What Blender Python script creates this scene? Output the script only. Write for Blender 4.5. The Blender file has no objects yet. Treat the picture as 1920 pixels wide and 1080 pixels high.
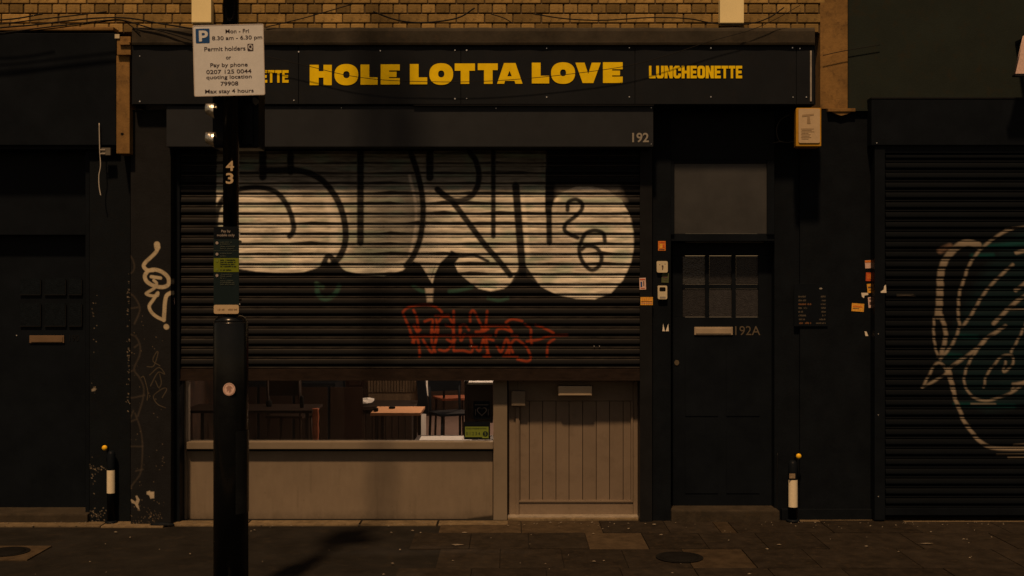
import bpy, bmesh, math, random
import numpy as np
from mathutils import Vector

random.seed(7)
sc = bpy.context.scene
R = math.radians

# ------------------------------------------------------------------ camera, sky, sun, exposure
D, H, F = 9.0, 1.83, 2160.0
cam_d = bpy.data.cameras.new('camera')
cam = bpy.data.objects.new('camera', cam_d)
sc.collection.objects.link(cam)
cam.location = (0, -D, H)
cam.rotation_euler = (R(90), 0, 0)
cam_d.sensor_width = 36.0
cam_d.lens = F / 1920 * 36
cam_d.clip_start = 0.05
cam_d.clip_end = 1000
cam_d.dof.use_dof = True
cam_d.dof.focus_distance = 8.9
cam_d.dof.aperture_fstop = 4.0
sc.camera = cam

SUN_DIR = Vector((0.229, 1.0, -1.72)).normalized()          # the way the light travels
elev = math.asin(-SUN_DIR.z)
azim = math.atan2(-SUN_DIR.x, -SUN_DIR.y)                    # towards the sun, clockwise from +Y
world = bpy.data.worlds.new('World')
sc.world = world
world.use_nodes = True
wn = world.node_tree.nodes
wl = world.node_tree.links
bg = wn['Background']
sky = wn.new('ShaderNodeTexSky')
sky.sky_type = 'NISHITA'
sky.sun_disc = False
sky.sun_elevation = elev
sky.sun_rotation = azim % (2 * math.pi)
glow = wn.new('ShaderNodeMix')                               # town glow warms the night sky
glow.data_type = 'RGBA'
glow.blend_type = 'MULTIPLY'
glow.inputs['Factor'].default_value = 1.0
glow.inputs['B'].default_value = (1.0, 0.60, 0.34, 1)
wl.new(sky.outputs['Color'], glow.inputs['A'])
wl.new(glow.outputs['Result'], bg.inputs['Color'])
bg.inputs['Strength'].default_value = 0.05

sun_d = bpy.data.lights.new('street_light', 'SUN')
sun_d.energy = 3.0
sun_d.angle = R(3.3)
sun_d.color = (1.0, 0.60, 0.30)
sun = bpy.data.objects.new('street_light', sun_d)
sc.collection.objects.link(sun)
sun.rotation_euler = SUN_DIR.to_track_quat('-Z', 'Y').to_euler()
sun.location = (-3, -8, 9)

sc.view_settings.view_transform = 'Standard'
sc.view_settings.look = 'None'
sc.view_settings.exposure = 0.0
sc.view_settings.gamma = 1.0
sc.view_settings.use_curve_mapping = False
sc.cycles.use_denoising = True
sc.cycles.max_bounces = 8

# ------------------------------------------------------------------ helpers
# measurements were taken off the photograph; X/Z turn one into metres on the plane that stands y metres behind the shutter
def k(y): return (D + y) / F
def X(p, y=0.0): return (p - 960) * k(y)
def Z(p, y=0.0): return H + (540 - p) * k(y)

def link(o):
    sc.collection.objects.link(o)
    return o

ORG = {}
def base_of(o):
    while o is not None:
        if o.parent is None:
            return ORG.get(o.name, Vector((0, 0, 0)))
        o = o.parent
    return Vector((0, 0, 0))

def thing(name, label, cat, loc=(0, 0, 0), group=None):
    o = bpy.data.objects.new(name, None)
    o.empty_display_size = 0.1
    link(o)
    o.location = loc
    ORG[o.name] = Vector(loc)
    o['label'] = label
    o['category'] = cat
    if group: o['group'] = group
    return o

def part(name, parent):
    o = bpy.data.objects.new(name, None)
    o.empty_display_size = 0.05
    link(o)
    o.parent = parent
    return o

def tag(o, label, cat, group=None):
    o['label'] = label
    o['category'] = cat
    if group: o['group'] = group
    return o

def mobj(name, me, mat, parent=None):
    b = base_of(parent) if parent else Vector((0, 0, 0))
    if b.length > 0:
        me.transform(__import__('mathutils').Matrix.Translation(-b))
    o = bpy.data.objects.new(name, me)
    if mat is not None:
        me.materials.clear()
        me.materials.append(mat)
    link(o)
    if parent: o.parent = parent
    return o

def settle(o):
    """move a single-mesh thing's origin to the middle of its own mesh"""
    vs = [v.co for v in o.data.vertices]
    c = Vector([(min(v[i] for v in vs) + max(v[i] for v in vs)) / 2 for i in range(3)])
    o.data.transform(__import__('mathutils').Matrix.Translation(-c))
    o.location = o.location + c
    return o

def bm_box(bm, a, b):
    x0, y0, z0 = a
    x1, y1, z1 = b
    v = [bm.verts.new(p) for p in ((x0, y0, z0), (x1, y0, z0), (x1, y1, z0), (x0, y1, z0),
                                   (x0, y0, z1), (x1, y0, z1), (x1, y1, z1), (x0, y1, z1))]
    for f in ((0, 3, 2, 1), (4, 5, 6, 7), (0, 1, 5, 4), (1, 2, 6, 5), (2, 3, 7, 6), (3, 0, 4, 7)):
        bm.faces.new([v[i] for i in f])
    return v

def finish(bm, name):
    bmesh.ops.recalc_face_normals(bm, faces=bm.faces[:])
    me = bpy.data.meshes.new(name)
    bm.to_mesh(me)
    bm.free()
    return me

def box(name, a, b, mat, parent=None, bev=0.003):
    bm = bmesh.new()
    a2 = [min(a[i], b[i]) for i in range(3)]
    b2 = [max(a[i], b[i]) for i in range(3)]
    bm_box(bm, a2, b2)
    m = min(b2[i] - a2[i] for i in range(3))
    if bev and m > bev * 2.5:
        bmesh.ops.bevel(bm, geom=bm.edges[:], offset=bev, segments=2, profile=0.7, affect='EDGES')
    return mobj(name, finish(bm, name), mat, parent)

def pbox(name, x0, y0, x1, y1, yf, yb, mat, parent=None, bev=0.003):
    """box whose front face fills that rectangle on the plane yf and which runs back to yb"""
    return box(name, (X(x0, yf), yf, Z(y1, yf)), (X(x1, yf), yb, Z(y0, yf)), mat, parent, bev)

def curve_mesh(polys, ext):
    cu = bpy.data.curves.new('c', 'CURVE')
    cu.dimensions = '2D'
    cu.fill_mode = 'BOTH'
    cu.extrude = ext / 2
    for p in polys:
        s = cu.splines.new('POLY')
        s.points.add(len(p) - 1)
        for i, (x, z) in enumerate(p):
            s.points[i].co = (x, z, 0, 1)
        s.use_cyclic_u = True
    ob = bpy.data.objects.new('c', cu)
    me = bpy.data.meshes.new_from_object(ob)
    bpy.data.objects.remove(ob)
    bpy.data.curves.remove(cu)
    return me

def stand(me, y, ext):
    """XY mesh -> XZ, its front at plane y facing the street"""
    n = len(me.vertices)
    a = np.empty(n * 3)
    me.vertices.foreach_get('co', a)
    a = a.reshape(-1, 3)
    b = np.stack([a[:, 0], y + ext / 2 - a[:, 2], a[:, 1]], 1)
    me.vertices.foreach_set('co', b.ravel())
    me.update()
    return me

def plate(name, polys, y, ext, mat, parent=None):
    me = curve_mesh([[(X(x, y), Z(z, y)) for x, z in p] for p in polys], ext)
    me.name = name
    return mobj(name, stand(me, y, ext), mat, parent)

def text(name, s, cx, cy, width, height, y, mat, parent=None, ext=0.001, bold=0.0, left=False):
    """lettering fitted to width x height, centred on (cx, cy)"""
    cu = bpy.data.curves.new('t', 'FONT')
    cu.body = s
    cu.extrude = ext / 2
    cu.offset = bold
    ob = bpy.data.objects.new('t', cu)
    me = bpy.data.meshes.new_from_object(ob)
    bpy.data.objects.remove(ob)
    n = len(me.vertices)
    a = np.empty(n * 3)
    me.vertices.foreach_get('co', a)
    a = a.reshape(-1, 3)
    lo, hi = a.min(0), a.max(0)
    w = width * k(y) / (hi[0] - lo[0])
    h = height * k(y) / (hi[1] - lo[1]) if height else w
    a[:, 0] = (a[:, 0] - (lo[0] if left else (lo[0] + hi[0]) / 2)) * w + X(cx, y)
    a[:, 1] = (a[:, 1] - (lo[1] + hi[1]) / 2) * h + Z(cy, y)
    me.vertices.foreach_set('co', a.ravel())
    me.name = name
    return mobj(name, stand(me, y, ext), mat, parent)

def ellipse(cx, cy, rx, ry, n=28):
    return [(cx + rx * math.cos(2 * math.pi * i / n), cy + ry * math.sin(2 * math.pi * i / n)) for i in range(n)]

def superellipse(cx, cy, rx, ry, e=2.3, n=36):
    o = []
    for i in range(n):
        t = 2 * math.pi * i / n
        c, s = math.cos(t), math.sin(t)
        o.append((cx + rx * math.copysign(abs(c) ** (2 / e), c), cy + ry * math.copysign(abs(s) ** (2 / e), s)))
    return o

def rrect(x0, y0, x1, y1, r, n=5):
    o = []
    for cx, cy, a0 in ((x1 - r, y0 + r, -90), (x1 - r, y1 - r, 0), (x0 + r, y1 - r, 90), (x0 + r, y0 + r, 180)):
        for i in range(n + 1):
            a = R(a0 + 90 * i / n)
            o.append((cx + r * math.cos(a), cy + r * math.sin(a)))
    return o

def lathe(name, cx, cy, prof, mat, parent=None, n=48):
    """prof: (radius, z) pairs from the bottom up"""
    bm = bmesh.new()
    rings = []
    for r, z in prof:
        rings.append([bm.verts.new((cx + r * math.cos(2 * math.pi * i / n), cy + r * math.sin(2 * math.pi * i / n), z)) for i in range(n)])
    for a, b in zip(rings, rings[1:]):
        for i in range(n):
            bm.faces.new((a[i], a[(i + 1) % n], b[(i + 1) % n], b[i]))
    bm.faces.new(rings[0][::-1])
    bm.faces.new(rings[-1])
    me = finish(bm, name)
    for p in me.polygons: p.use_smooth = len(p.vertices) == 4
    return mobj(name, me, mat, parent)

def smooth_path(pts, n=10):
    out = []
    P = [Vector(p) for p in pts]
    P = [P[0] * 2 - P[1]] + P + [P[-1] * 2 - P[-2]]
    for i in range(1, len(P) - 2):
        for j in range(n):
            t = j / n
            a, b, c, d = P[i - 1], P[i], P[i + 1], P[i + 2]
            out.append(0.5 * ((2 * b) + (c - a) * t + (2 * a - 5 * b + 4 * c - d) * t * t + (3 * b - a - 3 * c + d) * t ** 3))
    out.append(P[-2])
    return out

def tube(name, pts, r, mat, parent=None, n=8, smooth=True):
    P = smooth_path(pts) if smooth else [Vector(p) for p in pts]
    bm = bmesh.new()
    rings = []
    for i, p in enumerate(P):
        t = (P[min(i + 1, len(P) - 1)] - P[max(i - 1, 0)]).normalized()
        u = t.cross(Vector((0, 1, 0.001)))
        if u.length < 1e-3: u = t.cross(Vector((1, 0, 0)))
        u.normalize()
        v = t.cross(u).normalized()
        rings.append([bm.verts.new(p + r * (math.cos(2 * math.pi * q / n) * u + math.sin(2 * math.pi * q / n) * v)) for q in range(n)])
    for a, b in zip(rings, rings[1:]):
        for i in range(n):
            bm.faces.new((a[i], a[(i + 1) % n], b[(i + 1) % n], b[i]))
    bm.faces.new(rings[0][::-1])
    bm.faces.new(rings[-1])
    me = finish(bm, name)
    for p in me.polygons: p.use_smooth = len(p.vertices) == 4
    return mobj(name, me, mat, parent)

_mr = random.Random(99)
def marks(x, cy, w, h, y, m, parent):
    """a line of print too small or worn to read: a run of small uneven marks"""
    polys = []
    c = x
    while c < x + w - 0.4:
        lw = _mr.uniform(0.8, 1.5)
        if _mr.random() > 0.14:
            t = cy - h / 2 + _mr.choice((0, 0.25, 0.25)) * h
            polys.append([(c, t), (c + lw * 0.75, t), (c + lw * 0.75, cy + h / 2 - _mr.choice((0, 0, 0.2)) * h), (c, cy + h / 2)])
        c += lw
    return plate('line_of_print', polys, y, 0.001, m, parent)

# ------------------------------------------------------------------ materials
def mat(name, col, rough=0.6, metal=0.0, var=0.25, scale=6.0, bump=0.15, bscale=120.0, dirt=None, dirt_amt=0.4,
        attr=None, rnd=0.0, spec=0.18, stretch=(1, 1, 1)):
    m = bpy.data.materials.new(name)
    m.use_nodes = True
    N, L = m.node_tree.nodes, m.node_tree.links
    bs = N['Principled BSDF']
    bs.inputs['Roughness'].default_value = rough
    bs.inputs['Metallic'].default_value = metal
    bs.inputs['Specular IOR Level'].default_value = spec
    tc = N.new('ShaderNodeTexCoord')
    mp = N.new('ShaderNodeMapping')
    mp.inputs['Scale'].default_value = stretch
    L.new(tc.outputs['Object'], mp.inputs['Vector'])
    nz = N.new('ShaderNodeTexNoise')
    nz.inputs['Scale'].default_value = scale
    nz.inputs['Detail'].default_value = 8
    nz.inputs['Roughness'].default_value = 0.65
    L.new(mp.outputs[0], nz.inputs['Vector'])
    if attr:
        at = N.new('ShaderNodeAttribute')
        at.attribute_name = attr
        csrc = at.outputs['Color']
    else:
        rgb = N.new('ShaderNodeRGB')
        rgb.outputs[0].default_value = (*col, 1)
        csrc = rgb.outputs[0]
    mr = N.new('ShaderNodeMapRange')
    mr.inputs['From Min'].default_value = 0.3
    mr.inputs['From Max'].default_value = 0.7
    mr.inputs['To Min'].default_value = 1 - var
    mr.inputs['To Max'].default_value = 1 + var
    L.new(nz.outputs['Fac'], mr.inputs['Value'])
    vm = N.new('ShaderNodeVectorMath')
    vm.operation = 'SCALE'
    L.new(csrc, vm.inputs[0])
    L.new(mr.outputs[0], vm.inputs['Scale'])
    out = vm.outputs[0]
    if rnd:
        oi = N.new('ShaderNodeObjectInfo')
        m2 = N.new('ShaderNodeMapRange')
        m2.inputs['To Min'].default_value = 1 - rnd
        m2.inputs['To Max'].default_value = 1 + rnd
        L.new(oi.outputs['Random'], m2.inputs['Value'])
        v2 = N.new('ShaderNodeVectorMath')
        v2.operation = 'SCALE'
        L.new(out, v2.inputs[0])
        L.new(m2.outputs[0], v2.inputs['Scale'])
        out = v2.outputs[0]
    if dirt:
        n2 = N.new('ShaderNodeTexNoise')
        n2.inputs['Scale'].default_value = scale * 2.7
        n2.inputs['Detail'].default_value = 10
        n2.inputs['Roughness'].default_value = 0.75
        L.new(mp.outputs[0], n2.inputs['Vector'])
        cr = N.new('ShaderNodeMapRange')
        cr.inputs['From Min'].default_value = 0.52
        cr.inputs['From Max'].default_value = 0.68
        cr.inputs['To Max'].default_value = dirt_amt
        L.new(n2.outputs['Fac'], cr.inputs['Value'])
        mx = N.new('ShaderNodeMix')
        mx.data_type = 'RGBA'
        L.new(cr.outputs[0], mx.inputs['Factor'])
        L.new(out, mx.inputs['A'])
        mx.inputs['B'].default_value = (*dirt, 1)
        out = mx.outputs['Result']
    L.new(out, bs.inputs['Base Color'])
    rr = N.new('ShaderNodeMapRange')
    rr.inputs['To Min'].default_value = max(0.02, rough - 0.12)
    rr.inputs['To Max'].default_value = min(1, rough + 0.12)
    L.new(nz.outputs['Fac'], rr.inputs['Value'])
    L.new(rr.outputs[0], bs.inputs['Roughness'])
    if bump:
        nb = N.new('ShaderNodeTexNoise')
        nb.inputs['Scale'].default_value = bscale
        nb.inputs['Detail'].default_value = 6
        L.new(tc.outputs['Object'], nb.inputs['Vector'])
        bp = N.new('ShaderNodeBump')
        bp.inputs['Strength'].default_value = bump
        bp.inputs['Distance'].default_value = 0.004
        L.new(nb.outputs['Fac'], bp.inputs['Height'])
        L.new(bp.outputs[0], bs.inputs['Normal'])
    return m

def glass(name, tint=(1, 1, 1), rough=0.02, opacity=0.0, body=(0.02, 0.02, 0.02)):
    m = bpy.data.materials.new(name)
    m.use_nodes = True
    N, L = m.node_tree.nodes, m.node_tree.links
    N.remove(N['Principled BSDF'])
    o = N['Material Output']
    tr = N.new('ShaderNodeBsdfTransparent')
    tr.inputs[0].default_value = (*tint, 1)
    gl = N.new('ShaderNodeBsdfGlossy')
    gl.inputs['Roughness'].default_value = rough
    fr = N.new('ShaderNodeFresnel')
    fr.inputs['IOR'].default_value = 1.5
    m1 = N.new('ShaderNodeMixShader')
    L.new(fr.outputs[0], m1.inputs[0])
    L.new(tr.outputs[0], m1.inputs[1])
    L.new(gl.outputs[0], m1.inputs[2])
    df = N.new('ShaderNodeBsdfDiffuse')
    nz = N.new('ShaderNodeTexNoise')
    nz.inputs['Scale'].default_value = 5
    nz.inputs['Detail'].default_value = 8
    df.inputs[0].default_value = (*body, 1)
    m2 = N.new('ShaderNodeMixShader')
    mu = N.new('ShaderNodeMath')
    mu.operation = 'MULTIPLY'
    mu.inputs[1].default_value = 2 * opacity
    L.new(nz.outputs['Fac'], mu.inputs[0])
    L.new(mu.outputs[0], m2.inputs[0])
    L.new(m1.outputs[0], m2.inputs[1])
    L.new(df.outputs[0], m2.inputs[2])
    L.new(m2.outputs[0], o.inputs['Surface'])
    return m

M = {}
M['brick'] = mat('yellow_stock_brick', (0.25, 0.170, 0.060), 0.9, var=0.35, scale=9, bump=0.6, bscale=90, rnd=0.45, dirt=(0.04, 0.03, 0.018), dirt_amt=0.75)
M['mortar'] = mat('dirty_mortar', (0.085, 0.062, 0.034), 0.95, var=0.3, scale=14, bump=0.5)
M['ochre'] = mat('ochre_render', (0.21, 0.125, 0.042), 0.85, var=0.3, scale=7, bump=0.4, bscale=60, dirt=(0.05, 0.03, 0.015), dirt_amt=0.6)
M['cornice'] = mat('lead_brown_cornice', (0.042, 0.037, 0.028), 0.8, var=0.35, scale=5, bump=0.35, bscale=40, dirt=(0.075, 0.055, 0.033), dirt_amt=0.35, spec=0.1)
M['sign_black'] = mat('black_sign_panel', (0.0100, 0.0125, 0.0165), 0.5, var=0.16, scale=2.5, bump=0.04, dirt=(0.015, 0.015, 0.015), dirt_amt=0.5, spec=0.1)
M['yellow'] = mat('yellow_letter_paint', (0.86, 0.62, 0.008), 0.7, var=0.10, scale=12, bump=0.05, spec=0.02)
M['housing'] = mat('dark_housing_metal', (0.020, 0.0235, 0.0290), 0.5, var=0.13, scale=3, bump=0.05, dirt=(0.016, 0.018, 0.020), dirt_amt=0.5, spec=0.12)
M['grey_letter'] = mat('grey_number', (0.26, 0.25, 0.22), 0.6, var=0.1)
M['black'] = mat('black_gloss_paint', (0.0050, 0.0072, 0.0108), 0.45, var=0.22, scale=4, bump=0.10, bscale=50, spec=0.07)
M['black_wall'] = mat('black_wall_paint', (0.0052, 0.0074, 0.0108), 0.6, var=0.25, scale=5, bump=0.3, bscale=60, dirt=(0.008, 0.009, 0.010), dirt_amt=0.3, spec=0.05)
M['dark_trim'] = mat('dark_trim', (0.0085, 0.0095, 0.0115), 0.5, var=0.25, bump=0.1, spec=0.12)
M['paint_attr'] = mat('sprayed_slat', (1, 1, 1), 0.55, var=0.20, scale=3.0, bump=0.10, bscale=30, attr='paint', stretch=(1.2, 1, 9), dirt=(0.008, 0.0085, 0.0095), dirt_amt=0.3, spec=0.08)
M['slat_dark'] = mat('black_slat', (1, 1, 1), 0.6, var=0.15, scale=3.0, bump=0.08, bscale=30, attr='paint', stretch=(1.2, 1, 9), spec=0.04)
M['pilaster'] = mat('painted_pilaster', (1, 1, 1), 0.75, var=0.18, scale=8, bump=0.35, bscale=70, attr='paint', dirt=(0.009, 0.0085, 0.008), dirt_amt=0.4, spec=0.08)
M['bar'] = mat('rusty_bottom_bar', (0.016, 0.011, 0.009), 0.6, metal=0.0, var=0.35, scale=9, bump=0.2, stretch=(1, 1, 3), dirt=(0.030, 0.018, 0.010), dirt_amt=0.4, spec=0.1)
M['taupe'] = mat('grey_brown_timber_paint', (0.185, 0.155, 0.117), 0.6, var=0.12, scale=1.6, bump=0.10, bscale=80, dirt=(0.10, 0.08, 0.055), dirt_amt=0.35)
M['taupe_door'] = mat('grey_brown_door_paint', (0.170, 0.136, 0.104), 0.55, var=0.10, scale=4, bump=0.1, bscale=80, rnd=0.05, dirt=(0.09, 0.07, 0.05), dirt_amt=0.3)
M['steel'] = mat('worn_aluminium', (0.42, 0.38, 0.32), 0.4, metal=0.5, var=0.25, scale=18, bump=0.1)
M['brass'] = mat('dull_letterplate', (0.40, 0.33, 0.24), 0.45, metal=0.35, var=0.12, bump=0.05)
M['concrete'] = mat('worn_concrete', (0.15, 0.115, 0.068), 0.9, var=0.35, scale=10, bump=0.6, bscale=50, rnd=0.25, dirt=(0.045, 0.033, 0.02), dirt_amt=0.7)
M['asphalt'] = mat('dark_asphalt', (0.0145, 0.0135, 0.0120), 0.92, var=0.4, scale=3, bump=0.9, bscale=160, dirt=(0.034, 0.026, 0.017), dirt_amt=0.5, spec=0.08)
M['slab'] = mat('paving_slab', (0.020, 0.0165, 0.0128), 0.85, var=0.4, scale=7, bump=0.6, bscale=110, rnd=0.22, dirt=(0.046, 0.033, 0.019), dirt_amt=0.6, spec=0.08)
M['slab_tan'] = mat('tan_paving_slab', (0.050, 0.037, 0.023), 0.88, var=0.35, scale=9, bump=0.6, bscale=110, rnd=0.25, dirt=(0.024, 0.018, 0.012), dirt_amt=0.7, spec=0.08)
M['post'] = mat('black_lamp_post_paint', (0.006, 0.0075, 0.009), 0.22, var=0.3, scale=9, bump=0.06, bscale=45, spec=0.28)
M['white_sign'] = mat('off_white_sign_face', (0.60, 0.63, 0.66), 0.5, var=0.05, scale=25, bump=0.03)
M['sign_text'] = mat('dark_sign_lettering', (0.045, 0.03, 0.035), 0.6, var=0.05, bump=0)
M['blue'] = mat('blue_parking_square', (0.012, 0.065, 0.22), 0.5, var=0.05, bump=0)
M['teal'] = mat('dark_green_sign', (0.006, 0.0145, 0.018), 0.45, var=0.1, bump=0)
M['lime'] = mat('lime_sign_band', (0.135, 0.175, 0.010), 0.55, var=0.1, bump=0)
M['dim_text'] = mat('dim_sign_lettering', (0.05, 0.065, 0.055), 0.6, var=0.1, bump=0)
M['light_text'] = mat('light_sign_lettering', (0.30, 0.27, 0.25), 0.6, var=0.1, bump=0)
M['cream'] = mat('cream_plastic', (0.55, 0.50, 0.36), 0.55, var=0.1, scale=20, bump=0.03)
M['cream_bright'] = mat('yellow_cream_plastic', (0.85, 0.75, 0.42), 0.55, var=0.06, bump=0.03)
M['alarm_face'] = mat('alarm_box_face', (0.47, 0.37, 0.235), 0.5, var=0.08, scale=20, bump=0.02)
M['alarm_body'] = mat('orange_alarm_body', (0.44, 0.245, 0.02), 0.45, var=0.12, scale=15, bump=0.03)
M['olive_wall'] = mat('dark_olive_render', (0.0185, 0.0245, 0.0215), 0.9, var=0.15, scale=3, bump=0.25, bscale=80, dirt=(0.028, 0.024, 0.015), dirt_amt=0.6, spec=0.06)
M['cable'] = mat('black_cable', (0.006, 0.006, 0.006), 0.7, var=0.1, bump=0)
M['white_cable'] = mat('white_cable', (0.42, 0.40, 0.36), 0.6, var=0.1, bump=0)
M['orange'] = mat('orange_sticker', (0.62, 0.20, 0.03), 0.6, var=0.3, scale=60, bump=0)
M['amber'] = mat('amber_sticker', (0.68, 0.36, 0.05), 0.6, var=0.3, scale=60, bump=0)
M['redst'] = mat('red_sticker', (0.48, 0.09, 0.025), 0.6, var=0.3, scale=60, bump=0)
M['pinkst'] = mat('pale_pink_sticker', (0.62, 0.45, 0.40), 0.6, var=0.2, scale=60, bump=0)
M['greenst'] = mat('green_sticker', (0.07, 0.09, 0.04), 0.6, var=0.3, scale=60, bump=0)
M['paper'] = mat('torn_white_paper', (0.68, 0.64, 0.55), 0.7, var=0.15, scale=40, bump=0)
M['sticker_print'] = mat('sticker_print', (0.10, 0.07, 0.06), 0.6, var=0.1, bump=0)
M['refl'] = mat('white_reflective_band', (0.72, 0.66, 0.50), 0.5, var=0.08, scale=30, bump=0)
M['capyellow'] = mat('yellow_cap', (0.80, 0.48, 0.02), 0.45, var=0.08, bump=0)
M['screw'] = mat('bright_screw', (0.8, 0.8, 0.8), 0.3, metal=0.8, var=0.1, bump=0)
M['visor'] = mat('polished_visor', (0.95, 0.92, 0.80), 0.30, metal=1.0, var=0.2, scale=30, bump=1.0, bscale=60)
M['glass'] = glass('window_glass', (0.96, 0.97, 0.96), 0.02, 0.02, (0.1, 0.1, 0.1))
M['transom'] = mat('dusty_transom_glass', (0.038, 0.040, 0.042), 0.38, var=0.45, scale=1.4, bump=0.06, bscale=400, spec=0.35)
M['obscure'] = mat('obscured_glass', (0.020, 0.020, 0.022), 0.25, var=0.3, scale=40, bump=1.0, bscale=110, spec=0.4, rnd=0.5)
M['obscure_bright'] = mat('sparkling_obscured_glass', (0.034, 0.036, 0.038), 0.2, var=0.5, scale=60, bump=1.0, bscale=70, spec=0.6)
M['obscure_dark'] = mat('dark_obscured_glass', (0.005, 0.0078, 0.0115), 0.25, var=0.3, scale=40, bump=0.5, bscale=120, spec=0.12)
M['wood'] = mat('orange_table_wood', (0.55, 0.29, 0.15), 0.5, var=0.2, scale=10, bump=0.1, stretch=(1, 6, 1))
M['dwood'] = mat('dark_brown_wood', (0.022, 0.012, 0.008), 0.6, var=0.3, scale=6, bump=0.1, stretch=(5, 5, 0.7), rnd=0.2)
M['mwood'] = mat('mid_brown_panelling', (0.13, 0.09, 0.054), 0.6, var=0.3, scale=6, bump=0.1, stretch=(5, 5, 0.6), rnd=0.2)
M['terracotta'] = mat('terracotta_wood', (0.42, 0.14, 0.075), 0.4, var=0.35, scale=14, bump=0.1)
M['inner_wall'] = mat('dim_plaster', (0.030, 0.017, 0.012), 0.85, var=0.6, scale=2.6, bump=0.3, dirt=(0.085, 0.038, 0.02), dirt_amt=0.7)
M['inner_floor'] = mat('pinkish_floor', (0.33, 0.235, 0.20), 0.4, var=0.12, scale=4, bump=0.05)
M['white_paper'] = mat('white_card', (0.88, 0.84, 0.78), 0.6, var=0.05, bump=0)
M['litter'] = mat('pale_litter', (0.15, 0.13, 0.10), 0.8, var=0.4, scale=50, bump=0)
M['flake'] = mat('paint_chip', (0.22, 0.17, 0.11), 0.8, var=0.4, scale=50, bump=0)
M['shadegrey'] = mat('grey_junction_box', (0.11, 0.105, 0.09), 0.6, var=0.2, bump=0.05)
M['bronze'] = mat('tarnished_numbers', (0.12, 0.10, 0.07), 0.5, metal=0.3, var=0.2, bump=0)
M['step'] = mat('worn_stone_step', (0.034, 0.028, 0.020), 0.85, var=0.4, scale=8, bump=0.5, bscale=60, dirt=(0.06, 0.043, 0.023), dirt_amt=0.5)
M['iron'] = mat('cast_iron_cover', (0.008, 0.008, 0.008), 0.8, metal=0.0, var=0.3, bump=0.3, spec=0.05)

# ------------------------------------------------------------------ setting: ground
def structure(o, label=None):
    o['kind'] = 'structure'
    return o

# pavement surface with recessed beds for the laid stones: asphalt top at z = 0
pav = structure(box('pavement', (-14, -3.0, -0.25), (14, 0.6, 0.0), M['asphalt'], bev=0))
kerb_x = -14.0
kerb = structure(part('kerb', None))
kerb_mesh = None
while kerb_x < 14:
    w = 0.91
    o = box('kerb_stone', (kerb_x + 0.004, -3.15, -0.25), (kerb_x + w - 0.004, -3.003, 0.002), M['concrete'], kerb, bev=0.012)
    kerb_x += w
road = structure(box('road', (-300, -300, -0.30), (300, 0.9, -0.125), M['asphalt'], bev=0))

# edging stones along the shopfront, left half
for (x0, x1, y0, w) in ((-4.9, -4.02, -0.20, 0), (-4.01, -3.15, -0.19, 0), (-3.14, -2.66, -0.215, 1), (-2.65, -2.05, -0.16, 0), (-2.04, -1.18, -0.15, 0),
                        (-1.17, -0.58, -0.145, 0), (-0.57, -0.03, -0.14, 0)):
    box('edging_stone', (x0 + 0.003, y0, -0.05), (x1 - 0.003, 0.02, 0.010 + random.uniform(0, 0.004)), M['concrete'], pav, bev=0.004)
# paving slabs, right half
rows = [(-0.42, 0.03), (-0.95, -0.43), (-1.50, -0.96), (-2.05, -1.51), (-2.60, -2.06)]
for r, (ya, yb) in enumerate(rows):
    x = {0: -0.55, 1: -0.72, 2: -0.50, 3: -0.74, 4: -0.5}[r]
    i = 0
    if r == 1: x = -0.72
    while x < 5.6:
        w = 0.42
        if r == 0: w = [0.62, 0.61, 0.50, 0.38, 0.12, 0.72, 0.66][i % 7]
        if r == 3: w = 0.48
        if x > 2.0: w = 0.66
        tan = (r == 1 and i == 3) or (r == 0 and i in (0, 1, 4)) or (r == 2 and i == 4)
        top = 0.007 + random.uniform(0, 0.004)
        box('paving_slab', (x + 0.003, ya + 0.003, -0.05), (x + w - 0.003, yb - 0.003, top), M['slab_tan'] if tan else M['slab'], pav, bev=0.003)
        x += w
        i += 1
# covers in the pavement
def cover(cx, cy, r, fr, lab, frame_mat):
    t = thing('access_cover', lab, 'cover', (cx, cy, 0.012), 'metal covers set in the pavement')
    lathe('lid', cx, cy, [(r, 0.013), (r, 0.017), (r * 0.8, 0.019)], M['iron'], t, 32)
    lathe('rim', cx, cy, [(r + 0.03, 0.0125), (r + 0.03, 0.0145)], frame_mat, t, 32)
    return t
box('cover_surround', (-3.95, -1.28, -0.05), (-3.25, -0.86, 0.010), M['slab_tan'], pav, bev=0.004)
cover(-3.48, -1.06, 0.12, 0, 'small round dark lid in a pale patch at the far left of the pavement', M['iron'])
cover(1.13, -1.22, 0.13, 0, 'round dark lid in the pavement below the black door', M['iron'])

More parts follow.
